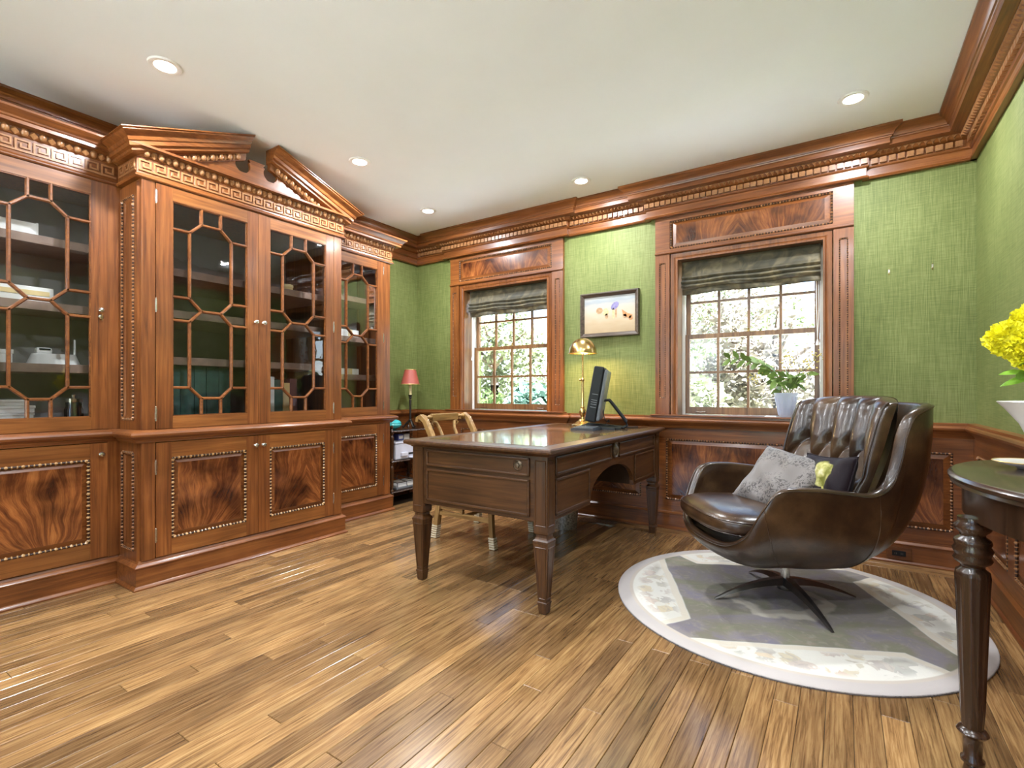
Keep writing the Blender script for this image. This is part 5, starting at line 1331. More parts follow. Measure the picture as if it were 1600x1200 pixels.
for z in (0.10, 0.12, 0.135, 0.15, 0.19): MB().box((-0.030, -0.2125, z), (0.010, -0.2085, z + 0.004)).xf(Mm).build('side_button', 'grey_plastic', t, smooth=False)
st = MB(); hk = Matrix.Rotation(math.radians(10), 4, 'Y') @ Vector((0.045, 0, 0.155)) + Vector((-0.03, 0, 0.055))
for s_ in (-0.045, 0.045):
    st.tube([hk + Vector((-0.01, s_, 0)), hk + Vector((0.035, s_, 0.004)), hk + Vector((0.055, s_, -0.02)), Vector((0.195, s_, 0.050)), Vector((0.200, s_, 0.022)), Vector((0.175, s_, 0.010)), Vector((-0.02, s_, 0.010))], 0.0095, 8)
st.xf(MY).build('prop_stand', 'black_plastic', t)
foot = MB()
for s_ in (-1, 1):
    foot.rings([[Vector((-0.15 + o_, s_ * 0.13 + w, z)) for w, z in ((-0.030, 0.0004), (0.030, 0.0004), (0.026, h_), (-0.026, h_))] for o_, h_ in ((0.0, 0.010), (0.06, 0.030), (0.13, 0.026), (0.27, 0.014))])
foot.box((-0.02, -0.12, 0.0005), (0.16, 0.12, 0.012))
foot.xf(MY).build('base', 'black_plastic', t, smooth=False)
cb = MB()
cpts = [mc + Vector((0.02, 0.02, 0.16)), mc + Vector((0.03, 0.015, 0.10)), mc + Vector((0.05, 0.0, 0.055)), mc + Vector((0.07, 0.03, 0.045)), mc + Vector((0.085, -0.02, 0.065)), mc + Vector((0.065, -0.03, 0.03)), mc + Vector((0.10, 0.01, 0.022)), mc + Vector((0.17, 0.06, 0.006)), mc + Vector((0.22, 0.20, 0.006))]
cb.tube(cpts, 0.004, 6); cb.build('cable', 'black_plastic', t)
t = empty('keyboard', (mc.x - 0.005, mc.y - 0.20, mc.z), 'black keyboard lying on the desk in front of the monitor', 'keyboard')
kx, ky, kz = mc.x + 0.0, mc.y - 0.21, mc.z
MB().rings([[(kx - 0.085, ky - 0.075, kz + 0.0004), (kx + 0.085, ky - 0.075, kz + 0.0004), (kx + 0.085, ky + 0.065, kz + 0.0004), (kx - 0.085, ky + 0.065, kz + 0.0004)],
            [(kx - 0.080, ky - 0.070, kz + 0.014), (kx + 0.080, ky - 0.070, kz + 0.014), (kx + 0.080, ky + 0.060, kz + 0.024), (kx - 0.080, ky + 0.060, kz + 0.024)]]).build('case', 'black_plastic', t, smooth=False)
kk = MB()
for i in range(10):
    for j in range(5):
        x = kx - 0.070 + i * 0.0145; y = ky - 0.058 + j * 0.023; z = kz + 0.0152 + j * 0.0017
        kk.box((x, y, z), (x + 0.011, y + 0.017, z + 0.005))
tag(kk.build('keys', 'grey_plastic', t, smooth=False), kind='stuff')

# ================================================================== UNDER THE DESK
wp = (-1.80, 3.46, 0)
t = empty('waste_basket', wp, 'speckled metal wastebasket on the floor under the desk', 'wastebasket')
MB().rings([[(wp[0] + r_ * math.cos(2 * PI * j / 28), wp[1] + r_ * math.sin(2 * PI * j / 28), z) for j in range(28)] for r_, z in ((0.001, 0.0005), (0.095, 0.0005), (0.115, 0.27), (0.112, 0.27), (0.092, 0.006), (0.001, 0.006))], cap=False).build('bin', 'basket_metal', t)
MB().tube([(wp[0] + 0.115 * math.cos(2 * PI * j / 28), wp[1] + 0.115 * math.sin(2 * PI * j / 28), 0.27) for j in range(29)], 0.004, 6).build('rim', 'brass', t)
t = empty('floor_register', (-1.64, 3.745, 0.0005), 'small pierced metal floor vent under the desk by the wall', 'floor vent')
g = MB().box((-1.79, 3.69, 0.0005), (-1.49, 3.70, 0.006)).box((-1.79, 3.79, 0.0005), (-1.49, 3.80, 0.006)).box((-1.79, 3.70, 0.0005), (-1.78, 3.79, 0.006)).box((-1.50, 3.70, 0.0005), (-1.49, 3.79, 0.006))
g.build('frame', 'nickel', t, smooth=False)
g = MB()
for i in range(14): g.box((-1.775 + i * 0.0203, 3.70, 0.0006), (-1.766 + i * 0.0203, 3.79, 0.005))
for i in range(4): g.box((-1.78, 3.712 + i * 0.02, 0.0006), (-1.50, 3.717 + i * 0.02, 0.0045))
g.build('grille', 'nickel', t, smooth=False)

# ================================================================== PICTURE, HOOKS, OUTLET
pc_ = Vector((-1.60, YB - 0.02, 1.688))
t = empty('framed_picture', pc_ + Vector((0, 0.019, -0.19)), 'small framed beach painting in a dark wood frame on the green wall', 'picture')
pw, ph_ = 0.255, 0.185
FR = [(0, 0.0), (0.034, 0.0), (0.036, 0.010), (0.026, 0.020), (0.012, 0.030), (0.004, 0.030), (0, 0.022)]
fm = MB()
rings = []
for sx_, sz_ in ((-1, -1), (1, -1), (1, 1), (-1, 1)):
    rings.append([(pc_.x + sx_ * (pw - d), YB - 0.002 - h_ * 1.15, pc_.z + sz_ * (ph_ - d)) for d, h_ in FR])
rings.append(rings[0])
fm.rings(rings, cap=False); fm.build('frame', 'frame_wood', t, smooth=False)
cv = MB().box((pc_.x - pw + 0.034, YB - 0.014, pc_.z - ph_ + 0.034), (pc_.x + pw - 0.034, YB - 0.004, pc_.z + ph_ - 0.034)); co = cv.build('canvas', 'painting_canvas', t, smooth=False)
co.data.transform(Matrix.Translation(-Vector((0, 0, 0.19)))); co.location = (0, 0, 0.19)
def blot(pts, mat, nm):
    m_ = MB(); y = YB - 0.0146
    m_.prism(pts, lambda u, w, d: (pc_.x + u, y - d, pc_.z + w), 0, 0.0006); m_.build(nm, mat, t, smooth=False)
def ell(cx, cz, rx, rz_, n=12, rot=0): return [(cx + rx * math.cos(2 * PI * i / n) * math.cos(rot) - rz_ * math.sin(2 * PI * i / n) * math.sin(rot), cz + rx * math.cos(2 * PI * i / n) * math.sin(rot) + rz_ * math.sin(2 * PI * i / n) * math.cos(rot)) for i in range(n)]
blot(ell(-0.085, 0.035, 0.030, 0.026), 'paint_tan', 'painted_figure'); blot(ell(-0.030, 0.020, 0.026, 0.030), 'paint_ochre', 'painted_figure'); blot(ell(-0.022, -0.015, 0.014, 0.022), 'paint_tan', 'painted_figure')
blot(ell(0.050, 0.065, 0.040, 0.026, rot=0.7), 'paint_violet', 'painted_figure'); blot(ell(0.038, 0.005, 0.010, 0.045), 'paint_ochre', 'painted_figure'); blot(ell(0.060, 0.005, 0.008, 0.040), 'paint_tan', 'painted_figure')
blot([(0.11, 0.03), (0.16, -0.005), (0.20, -0.02), (0.18, -0.05), (0.12, -0.02)], 'paint_rust', 'painted_cart'); blot(ell(0.135, -0.025, 0.016, 0.016), 'paint_tan', 'painted_cart'); blot(ell(0.185, -0.045, 0.018, 0.018), 'paint_rust', 'painted_cart')
for X, Z_, lb in ((0.242, 1.795, 'left of two bare brass picture hooks on the green wall'), (0.450, 1.80, 'right of two bare brass picture hooks on the green wall')):
    t = empty('picture_hook', (X, YB, Z_), lb, 'hook', 'bare picture hooks')
    MB().box((X - 0.004, YB - 0.0025, Z_ - 0.012), (X + 0.004, YB, Z_ + 0.014)).build('plate', 'nickel', t, smooth=False)
    MB().tube([(X, YB - 0.002, Z_ - 0.012), (X, YB - 0.006, Z_ - 0.020), (X, YB - 0.012, Z_ - 0.014), (X, YB - 0.013, Z_ - 0.006)], 0.0022, 6).tube([(X, YB, Z_ + 0.012), (X, YB - 0.014, Z_ + 0.016)], 0.0018, 6).build('hook', 'brass', t)
t = empty('outlet_plate', (0.29, YB - 0.022, 0.06), 'brown wooden outlet plate with black sockets on the baseboard', 'outlet')
MB().box((0.228, YB - 0.029, 0.026), (0.350, YB - 0.0225, 0.098)).build('plate', 'mahogany_x', t, smooth=False, bev=0.002)
sk = MB().box((0.255, YB - 0.032, 0.046), (0.322, YB - 0.0285, 0.078)).build('socket', 'black_plastic', t, smooth=False, bev=0.002)
sl_ = MB()
for xx in (0.268, 0.298):
    sl_.box((xx, YB - 0.0325, 0.055), (xx + 0.003, YB - 0.0315, 0.066)); sl_.box((xx + 0.008, YB - 0.0325, 0.055), (xx + 0.011, YB - 0.0315, 0.066))
sl_.build('slots', 'dark_steel', sk, smooth=False)

# ================================================================== VASE WITH BRANCHES on the window stool
vp = on_y(1228, 645, 3.885); vp.z = OZ0 + 0.0045
t = empty('glass_vase', vp, 'pale cut-glass vase of green branches on the window sill', 'vase')
vh = 0.165
MB().rings([[(vp.x + r_ * math.cos(2 * PI * j / 28), vp.y + r_ * math.sin(2 * PI * j / 28), vp.z + z) for j in range(28)] for r_, z in ((0.001, 0.0), (0.040, 0.0), (0.044, 0.01), (0.055, 0.08), (0.068, 0.145), (0.076, vh), (0.072, vh), (0.064, 0.145), (0.050, 0.08), (0.038, 0.016), (0.001, 0.014))], cap=False).build('bowl', 'frosted_glass', t)
rim = MB()
for j in range(14):
    a = 2 * PI * j / 14; rim.tube([(vp.x + r_ * math.cos(a), vp.y + r_ * math.sin(a), vp.z + z) for r_, z in ((0.045, 0.012), (0.057, 0.08), (0.070, 0.14))], 0.003, 5)
rim.build('cut_ribs', 'frosted_glass', t)
def pix(x, y, dy=0.0): return on_y(x, y, 3.885 + dy)
stems = [[(1226, 622, 0), (1222, 600, 0.01), (1212, 582, 0.0), (1196, 572, -0.02), (1175, 566, -0.03), (1155, 560, -0.03), (1128, 560, -0.04)],
         [(1228, 622, 0), (1220, 612, 0), (1205, 602, -0.02), (1188, 590, -0.03), (1172, 588, -0.04)],
         [(1230, 622, 0), (1235, 600, 0.0), (1250, 582, 0.0), (1265, 570, -0.02), (1276, 558, -0.03)],
         [(1229, 622, 0), (1231, 598, 0.0), (1232, 578, 0.0), (1225, 560, -0.01), (1231, 552, -0.02)],
         [(1230, 622, 0), (1240, 605, -0.02), (1248, 590, -0.02), (1241, 565, -0.02), (1239, 558, -0.03)]]
sm = MB()
for s_ in stems:
    P_ = [pix(*p) for p in s_]; P_ = [Vector((vp.x, vp.y, vp.z + 0.02))] + P_
    sm.tube(P_, [0.0035 - 0.0022 * i / len(P_) for i in range(len(P_))], 6)
sm.build('stems', 'stem_green', t)
leaf_mb = MB()
def leaf_mesh(L, w):
    vs_, fs_ = [], []
    for i, (f, k) in enumerate(((0, 0.02), (0.2, 0.7), (0.5, 1.0), (0.8, 0.6), (1, 0.02))):
        z = -0.25 * L * f * f
        vs_ += [(f * L, -w * k, z + 0.2 * w * k), (f * L, 0, z), (f * L, w * k, z + 0.2 * w * k)]
    for i in range(4):
        for j in range(2): fs_.append((i * 3 + j, i * 3 + j + 1, i * 3 + j + 4, i * 3 + j + 3))
    return MB().add(vs_, fs_)
lf_me = mesh_of(leaf_mesh(0.085, 0.019), 'leaf', 'leaf_green')
rl = random.Random(5)
def put_leaf(parent, pos, yaw, pitch, s_, me=lf_me):
    o = piece('leaf', me, parent, pos, 0, (s_, s_, s_)); o.rotation_euler = (rl.choice((-1, 1)) * rl.uniform(0.7, 1.5), pitch, yaw)
for s_ in stems[:1]:
    P_ = [pix(*p) for p in s_]
    for i in range(1, len(P_) - 1):
        for f in (0.0, 0.5):
            c = P_[i].lerp(P_[i + 1], f)
            put_leaf(t, c, PI + rl.uniform(-0.3, 0.9), -0.7 + rl.uniform(-0.3, 0.3), rl.uniform(0.8, 1.2)); put_leaf(t, c, PI - rl.uniform(-0.2, 0.9), 0.55 + rl.uniform(-0.3, 0.3), rl.uniform(0.7, 1.1))
for px_, py_ in ((1218, 600), (1232, 598), (1240, 590), (1226, 585), (1245, 600), (1212, 595), (1236, 608), (1222, 608), (1250, 596), (1230, 590), (1258, 585), (1215, 585), (1204, 580)):
    for k in range(3): put_leaf(t, pix(px_, py_, rl.uniform(-0.03, 0.03)), rl.uniform(0, 6.28), rl.uniform(-0.9, 0.6), rl.uniform(0.7, 1.1))
bu = MB()
for tip, n_ in (((1276, 556), 26), ((1262, 568), 20), ((1252, 578), 10), ((1231, 556), 16), ((1224, 566), 8), ((1239, 562), 16), ((1180, 592), 22), ((1172, 588), 10)):
    for k in range(n_):
        c = pix(tip[0] + rl.gauss(0, 5), tip[1] + rl.gauss(0, 5), rl.uniform(-0.03, 0.02)); bu.sphere(c, rl.uniform(0.0035, 0.006), 6, 4)
tag(bu.build('berries', 'bud_yellow', t), kind='stuff')
t = MB().box((vp.x - 0.125, vp.y - 0.06, OZ0 + 0.0042), (vp.x - 0.055, vp.y + 0.03, OZ0 + 0.010)).build('coaster', 'white_card', smooth=False, bev=0.002)
tag(t, 'small white coaster beside the glass vase on the window sill', 'coaster')
# ================================================================== RUG
RC = Vector((-0.262, 2.822, 0.0)); RR = 0.79
t = empty('round_rug', RC, 'round cream and mauve floral wool rug under the leather armchair', 'rug')
NR = 96
prof = [(0.001, 0.0135), (0.2, 0.0135), (0.45, 0.0135), (0.66, 0.0135), (0.685, 0.0150), (0.70, 0.0152), (0.76, 0.0150), (0.780, 0.013), (0.789, 0.007), (0.788, 0.0006)]
MB().rings([[(RC.x + r_ * math.cos(2 * PI * j / NR), RC.y + r_ * math.sin(2 * PI * j / NR), z) for j in range(NR)] for r_, z in prof], cap=False).build('pile', 'rug_wool', t)
MB().tube([(RC.x + 0.786 * math.cos(2 * PI * j / NR), RC.y + 0.786 * math.sin(2 * PI * j / NR), 0.0045) for j in range(NR + 1)], 0.004, 6).build('binding', 'cushion_grey', t)

# ================================================================== LEATHER SWIVEL ARMCHAIR (local: front +x, near arm +y)
CH_Z = 0.0152
arm = empty('armchair', (RC.x, RC.y, CH_Z), 'brown leather swivel egg armchair with button-tufted back', 'armchair', rz=math.radians(216), local=True)
def catmull(P, t):
    n = len(P) - 1; k = min(int(t * n), n - 1); f = t * n - k
    p0, p1, p2, p3 = P[max(k - 1, 0)], P[k], P[k + 1], P[min(k + 2, n)]
    return 0.5 * ((2 * p1) + (p2 - p0) * f + (2 * p0 - 5 * p1 + 4 * p2 - p3) * f * f + (3 * p1 - p0 - 3 * p2 + p3) * f ** 3)
half = [(.425, 0, .330), (.415, .13, .330), (.390, .25, .345), (.350, .335, .405), (.300, .375, .520), (.235, .395, .605), (.10, .410, .615), (-.06, .415, .600), (-.17, .415, .592), (-.245, .412, .640), (-.285, .410, .740), (-.310, .410, .850), (-.345, .410, .925), (-.420, .395, .960), (-.510, .310, .970), (-.555, .16, .972), (-.565, 0, .972)]
half = [Vector(p) for p in half]
full = half + [Vector((p.x, -p.y, p.z)) for p in half[-2::-1]]
NU, NV = 120, 16
def rim(u): return catmull(full, u)
def shell_o(u, v, inset=0.0):
    r_ = rim(u)
    ax = Vector((-0.03, 0, 0.215))
    flat = Vector((r_.x - ax.x, r_.y, 0)); d = flat.normalized()
    b0 = ax + d * 0.13
    # bulging Bezier from the underside to the rim
    c1 = Vector((ax.x + flat.x * 0.80, flat.y * 0.88, 0.215)); c2 = Vector((ax.x + flat.x * 0.985, flat.y * 1.03, 0.215 + (r_.z - 0.215) * 0.45))
    w = 1 - v
    p = b0 * w ** 3 + c1 * 3 * w * w * v + c2 * 3 * w * v * v + r_ * v ** 3
    if inset: p = p - d * inset
    return p
sh = MB()
o0 = len(sh.v)
sh.grid(lambda u, v: shell_o(u, v), NU, NV, wrap_u=True)
TH = 0.042
def shell_i(u, v):
    p = shell_o(u, 0.22 + 0.78 * v, TH); p.z += 0.03 * (1 - v); return p
sh.grid(lambda u, v: shell_i(u, 1 - v), NU, 10, wrap_u=True)
# rounded rim joining outer and inner skins
def rimroll(u, v):
    a, b = shell_o(u, 1), shell_i(u, 1); m_ = (a + b) / 2; e = (a - b) / 2; ang = PI * v
    return m_ + e * math.cos(ang) + Vector((0, 0, 0.014 * math.sin(ang)))
sh.grid(rimroll, NU, 5, wrap_u=True)
n0 = len(sh.v); sh.v += [tuple(shell_o(i / NU, 0)) for i in range(NU)]; sh.f.append(tuple(range(n0, n0 + NU)))
n0 = len(sh.v); sh.v += [tuple(shell_i(i / NU, 0)) for i in range(NU)]; sh.f.append(tuple(range(n0, n0 + NU)))
so = sh.build('shell', 'leather', arm, fixn=False)
import bmesh as _bm
b_ = _bm.new(); b_.from_mesh(so.data); _bm.ops.remove_doubles(b_, verts=b_.verts, dist=0.0005); _bm.ops.recalc_face_normals(b_, faces=b_.faces); b_.to_mesh(so.data); b_.free(); smooth_mesh(so.data, 1.2)
pip = MB()
pip.tube([shell_o(i / 200, 1) + Vector((0, 0, 0.002)) for i in range(201)], 0.0035, 5)
for u_ in (0.13, 0.87, 0.255, 0.745):           # seams down the shell
    pip.tube([shell_o(u_ + (0.02 if u_ < 0.5 else -0.02) * (1 - i / 24), 0.12 + 0.88 * i / 24, -0.0005) for i in range(25)], 0.0022, 5)
pip.build('piping', 'leather', so)
# seat cushion
def cush(u, v):
    a = 2 * PI * u; k = abs(math.cos(a)) ** 0.55 * (1 if math.cos(a) > 0 else -1); l = abs(math.sin(a)) ** 0.55 * (1 if math.sin(a) > 0 else -1)
    t_ = v * 2 - 1; h_ = 0.5 + 0.5 * t_
    # v: 0 bottom centre .. 1 top centre
    ang = PI * (v - 0.5); r_ = math.cos(ang) ** 0.42 if abs(ang) < PI / 2 - 1e-6 else 0; zz = math.sin(ang)
    zz = (abs(zz) ** 0.75) * (1 if zz > 0 else -1)
    x = 0.115 + 0.330 * k * r_; y = 0.315 * l * r_ * (1 - 0.06 * (x < 0))
    rise = 0.030 * max(0, (x - 0.0) / 0.45)
    return Vector((x, y, 0.405 + 0.060 * zz + rise + 0.018 * (1 if zz > 0 else 0) * (1 - (x / 0.5) ** 2) * zz))
sc1 = MB().grid(cush, 64, 24, wrap_u=True).build('seat_cushion', 'leather', arm, ang=1.5)
pip = MB(); pip.tube([cush(i / 96, 0.60) * 1.0 + Vector((0.002 * math.cos(2 * PI * i / 96), 0.002 * math.sin(2 * PI * i / 96), 0)) for i in range(97)], 0.0040, 5)
pip.tube([cush(i / 96, 0.36) for i in range(97)], 0.0035, 5); pip.build('piping', 'leather', sc1)
# tufted back cushion
BT = []
for z, ys in ((0.795, (-0.215, -0.075, 0.065, 0.20)), (0.655, (-0.145, -0.005, 0.135))):
    for y in ys: BT.append((y, z))
FOLDS = []
for by, bz in BT[:4]:
    FOLDS.append((Vector((by, bz)), Vector((by - 0.035, 1.03))))
    for cy, cz in BT[4:]:
        if abs(by - cy) < 0.09: FOLDS.append((Vector((by, bz)), Vector((cy, cz))))
FOLDS += [(Vector((-0.215, 0.795)), Vector((-0.30, 0.66))), (Vector((0.20, 0.795)), Vector((0.285, 0.66)))]
for cy, cz in BT[4:]:
    for sg_ in (-1, 1): FOLDS.append((Vector((cy, cz)), Vector((cy + sg_ * 0.07, cz - 0.14))))
def backf(u, v):
    y = -0.325 + 0.65 * u; z = 0.445 + 0.57 * v
    x0 = -0.245 - 0.195 * (z - 0.445) / 0.54 - 0.02 * math.sin(PI * v) + 0.10 * (abs(y) / 0.325) ** 2.6
    edge = (max(0, 1 - abs(u * 2 - 1) ** 7)) ** 0.5 * (max(0, 1 - abs(v * 2 - 1) ** 9)) ** 0.5
    th = 0.015 + 0.085 * edge
    q = Vector((y, z)); d = 1.0
    for a, b in FOLDS:
        ab = b - a; k = max(0.0, min(1.0, (q - a).dot(ab) / ab.length_squared)); d = min(d, (q - a - ab * k).length)
    db = min(math.hypot(y - by, z - bz) for by, bz in BT)
    puff = 1 - math.exp(-d / 0.026)
    wr = 0.004 * math.sin(60 * y + 34 * z + 3 * math.sin(20 * z)) * math.exp(-db / 0.06)
    x = x0 + 0.012 + 0.105 * edge * (0.42 + 0.58 * puff) - 0.040 * edge * math.exp(-(db / 0.026) ** 2) + wr * edge
    return Vector((x, y, z + 0.010 * edge * (v > 0.9) - (0.03 * (abs(y) / 0.325) ** 3 if v > 0.8 else 0) * (v - 0.8) / 0.2))
def back_back(u, v):
    p = backf(1 - u, v); y, z = p.y, p.z
    return Vector((-0.245 - 0.195 * (z - 0.445) / 0.54 - 0.02 * math.sin(PI * v) + 0.10 * (abs(y) / 0.325) ** 2.6 - 0.02 * math.sin(PI * v), y, z))
bc = MB().grid(backf, 110, 96); bc.grid(back_back, 110, 96)
bo = bc.build('back_cushion', 'leather', arm, fixn=False)
b_ = _bm.new(); b_.from_mesh(bo.data); _bm.ops.recalc_face_normals(b_, faces=b_.faces); b_.to_mesh(bo.data); b_.free(); smooth_mesh(bo.data, 1.4)
btn = MB()
for by, bz in BT:
    p = backf((by + 0.325) / 0.65, (bz - 0.445) / 0.57); btn.sphere((p.x + 0.004, p.y, p.z), 0.011, 10, 6, 0.6, 1, 1)
btn.build('buttons', 'leather', bo)
for s_ in (0.025, 0.975): MB().tube([backf(s_, 0.02 + 0.96 * i / 40) + Vector((0.006, 0, 0)) for i in range(41)], 0.0038, 5).build('piping', 'leather', bo)
# swivel base
MB().lathe([(0.030, 0.06), (0.030, 0.075), (0.021, 0.085), (0.021, 0.20), (0.075, 0.204), (0.10, 0.214)], (-0.03, 0, 0), 20).build('column', 'chrome', arm)
for k in range(4):
    a = math.radians(90 * k - 1)
    lg = MB(); rings = []
    for i in range(13):
        f = i / 12; r_ = 0.012 + 0.345 * f; zc = 0.088 * (1 - f ** 1.9) + 0.004; hw = 0.027 * (1 - f) ** 0.7 + 0.006; h_ = 0.012 * (1 - f) + 0.0035
        rings.append([Vector((r_, -hw, zc - h_)), Vector((r_, hw, zc - h_)), Vector((r_, hw * 0.5, zc + h_)), Vector((r_, -hw * 0.5, zc + h_))])
        for v_ in rings[-1]: v_.z = max(v_.z, 0.0004)
    lg.rings(rings); lg.xf(Matrix.Translation((-0.03, 0, 0)) @ Matrix.Rotation(a, 4, 'Z')); lg.build('leg', 'dark_steel', arm, ang=0.5)
MB().lathe([(0.036, 0.050), (0.040, 0.066), (0.036, 0.084), (0.022, 0.090)], (-0.03, 0, 0), 20).build('hub', 'dark_steel', arm)

# ---- cushions on the armchair
def pillow(name, w, h_, th, mat, label, M, seed, welt):
    r_ = random.Random(seed); ph = [r_.uniform(0, 6) for _ in range(6)]
    def f(sgn):
        def g(u, v):
            a, b = u * 2 - 1, v * 2 - 1
            e = max(0, (1 - a ** 4) * (1 - b ** 4)) ** 0.55
            pin = 1 - 0.06 * (1 - abs(a) ** 3) * abs(b) ** 3; pin2 = 1 - 0.06 * (1 - abs(b) ** 3) * abs(a) ** 3
            wr = 0.12 * math.sin(7 * a + 3 * b + ph[0]) * math.sin(4 * b - 2 * a + ph[1]) + 0.05 * math.sin(11 * (a + b) + ph[2]) * abs(a * b)
            return Vector((a * w / 2 * pin2, b * h_ / 2 * pin, sgn * th / 2 * e * (1 + wr * 2) + 0.012 * math.sin(2.5 * a + ph[3]) * (abs(b) ** 2)))
        return g
    m_ = MB().grid(f(1), 36, 30); m_.grid(f(-1), 36, 30)
    t = bpy.data.objects.new(name, None); col.objects.link(t); t.matrix_world = M; LOC[t.name] = Vector((0, 0, 0)); tag(t, label, 'cushion', 'cushions on the armchair')
    o = m_.build('cover', mat, t, fixn=False)
    b_ = _bm.new(); b_.from_mesh(o.data); _bm.ops.remove_doubles(b_, verts=b_.verts, dist=0.0008); _bm.ops.recalc_face_normals(b_, faces=b_.faces); b_.to_mesh(o.data); b_.free(); smooth_mesh(o.data, 1.5)
    wl = MB(); g = f(1)
    edge = [g(i / 30, 0) for i in range(31)] + [g(1, i / 30) for i in range(1, 31)] + [g(1 - i / 30, 1) for i in range(1, 31)] + [g(0, 1 - i / 30) for i in range(1, 31)]
    wl.tube(edge, 0.0035, 5); wl.build('welt', welt, t)
    return t
AM = Matrix.Translation((RC.x, RC.y, CH_Z)) @ Matrix.Rotation(math.radians(216), 4, 'Z')
def lean(x, y, z, tilt, yaw, roll):
    # pillow local: x right, y up, z face; face looks to +x of the chair, tilted back
    B = Matrix(((0, 0, 1, 0), (1, 0, 0, 0), (0, 1, 0, 0), (0, 0, 0, 1)))
    return AM @ Matrix.Translation((x, y, z)) @ Matrix.Rotation(math.radians(yaw), 4, 'Z') @ Matrix.Rotation(math.radians(-tilt), 4, 'Y') @ B @ Matrix.Rotation(math.radians(roll), 4, 'Z')
pillow('cushion', 0.43, 0.34, 0.11, 'cushion_grey', 'silvery grey cushion with dark floral print on the armchair seat', lean(0.000, 0.015, 0.592, 40, 14, -4), 3, 'cushion_grey')
pillow('cushion', 0.34, 0.32, 0.10, 'cushion_dark', 'black plum cushion with a yellow flower, half behind the grey cushion', lean(-0.085, 0.195, 0.590, 22, 0, 4), 9, 'cushion_dark')

# ================================================================== DEMILUNE TABLE at the right wall
TCY, TA, TB, TZ = 1.84, 0.392, 0.48, 0.826
t = empty('demilune_table', (XR - 0.07, TCY, 0), 'dark half-round side table with fluted legs by the right wall', 'table')
def demi(sa, z, n=40): return [(XR - 0.064 - (TA - 0.064 + sa) * math.cos(-PI / 2 + PI * j / n), TCY + (TB + sa) * math.sin(-PI / 2 + PI * j / n), z) for j in range(n + 1)]
MB().rings([demi(s_, z) for s_, z in ((-0.012, TZ - 0.034), (-0.004, TZ - 0.030), (-0.006, TZ - 0.022), (0.0, TZ - 0.018), (0.002, TZ - 0.010), (-0.003, TZ - 0.003), (-0.010, TZ))]).build('top', 'darkwood_y', t, ang=0.6)
MB().rings([demi(-0.030, TZ - 0.115), demi(-0.030, TZ - 0.034)]).build('apron', 'darkwood_z', t, ang=0.6)
LP = [(0.010, 0.0005), (0.014, 0.012), (0.017, 0.030), (0.014, 0.052), (0.021, 0.058), (0.021, 0.066), (0.016, 0.072), (0.017, 0.100), (0.017, 0.125), (0.024, 0.131), (0.028, 0.138), (0.024, 0.146), (0.018, 0.150),
      (0.0195, 0.158), (0.022, 0.20), (0.026, 0.35), (0.0305, 0.52), (0.032, 0.555), (0.029, 0.570), (0.021, 0.578), (0.021, 0.586), (0.031, 0.594), (0.034, 0.602), (0.030, 0.611), (0.033, 0.619), (0.035, 0.628), (0.030, 0.638),
      (0.033, 0.646), (0.031, 0.655), (0.022, 0.663), (0.022, 0.670), (0.031, 0.680), (0.033, 0.690), (0.026, 0.700), (0.026, TZ - 0.113)]
for lx, ly in ((0.292, 1.80), (XR - 0.105, TCY - 0.40), (XR - 0.105, TCY + 0.40)):
    MB().lathe([(r_ * 1.22, z) for r_, z in LP], (lx, ly, 0), 36, flute=12, famp=0.13, fz=(0.155, 0.56)).build('leg', 'darkwood_z', t, ang=1.0)
# ivory dish and vase of yellow flowers
dp = on_z(1612, 733, TZ + 0.0005)
t = empty('dish', dp, 'shallow ivory dish on the dark half-round table', 'dish')
MB().rings([[(dp.x + r_ * math.cos(2 * PI * j / 32), dp.y + r_ * math.sin(2 * PI * j / 32), dp.z + z) for j in range(32)] for r_, z in ((0.001, 0.0), (0.030, 0.0), (0.034, 0.004), (0.066, 0.012), (0.082, 0.018), (0.084, 0.021), (0.079, 0.020), (0.060, 0.014), (0.030, 0.007), (0.001, 0.006))], cap=False).build('bowl', 'white_ceramic', t)
MB().tube([(dp.x + 0.083 * math.cos(2 * PI * j / 32), dp.y + 0.083 * math.sin(2 * PI * j / 32), dp.z + 0.0205) for j in range(33)], 0.0018, 5).build('rim_line', 'gold_trim', t)
fv = Vector((0.475, 1.905, TZ + 0.0005))
t = empty('flower_vase', fv, 'flared ivory vase of yellow flowers on the half-round table at the photo edge', 'vase')
MB().rings([[(fv.x + r_ * math.cos(2 * PI * j / 32), fv.y + r_ * math.sin(2 * PI * j / 32), fv.z + z) for j in range(32)] for r_, z in ((0.001, 0.0), (0.040, 0.0), (0.042, 0.01), (0.038, 0.03), (0.048, 0.08), (0.070, 0.135), (0.100, 0.178), (0.116, 0.196), (0.113, 0.198), (0.096, 0.178), (0.064, 0.135), (0.042, 0.08), (0.001, 0.06))], cap=False).build('body', 'white_ceramic', t)
def cpt(x, y, depth):
    d = ray(x, y); return Vector((d[0] * depth, d[1] * depth, CAM_H + d[2] * depth))
heads = [(1574, 530, 1.33, 0.044), (1608, 507, 1.36, 0.046), (1608, 550, 1.30, 0.042), (1640, 480, 1.36, 0.05), (1650, 530, 1.33, 0.05), (1690, 510, 1.36, 0.05)]
stm = MB()
rf = random.Random(2)
petal_me = None
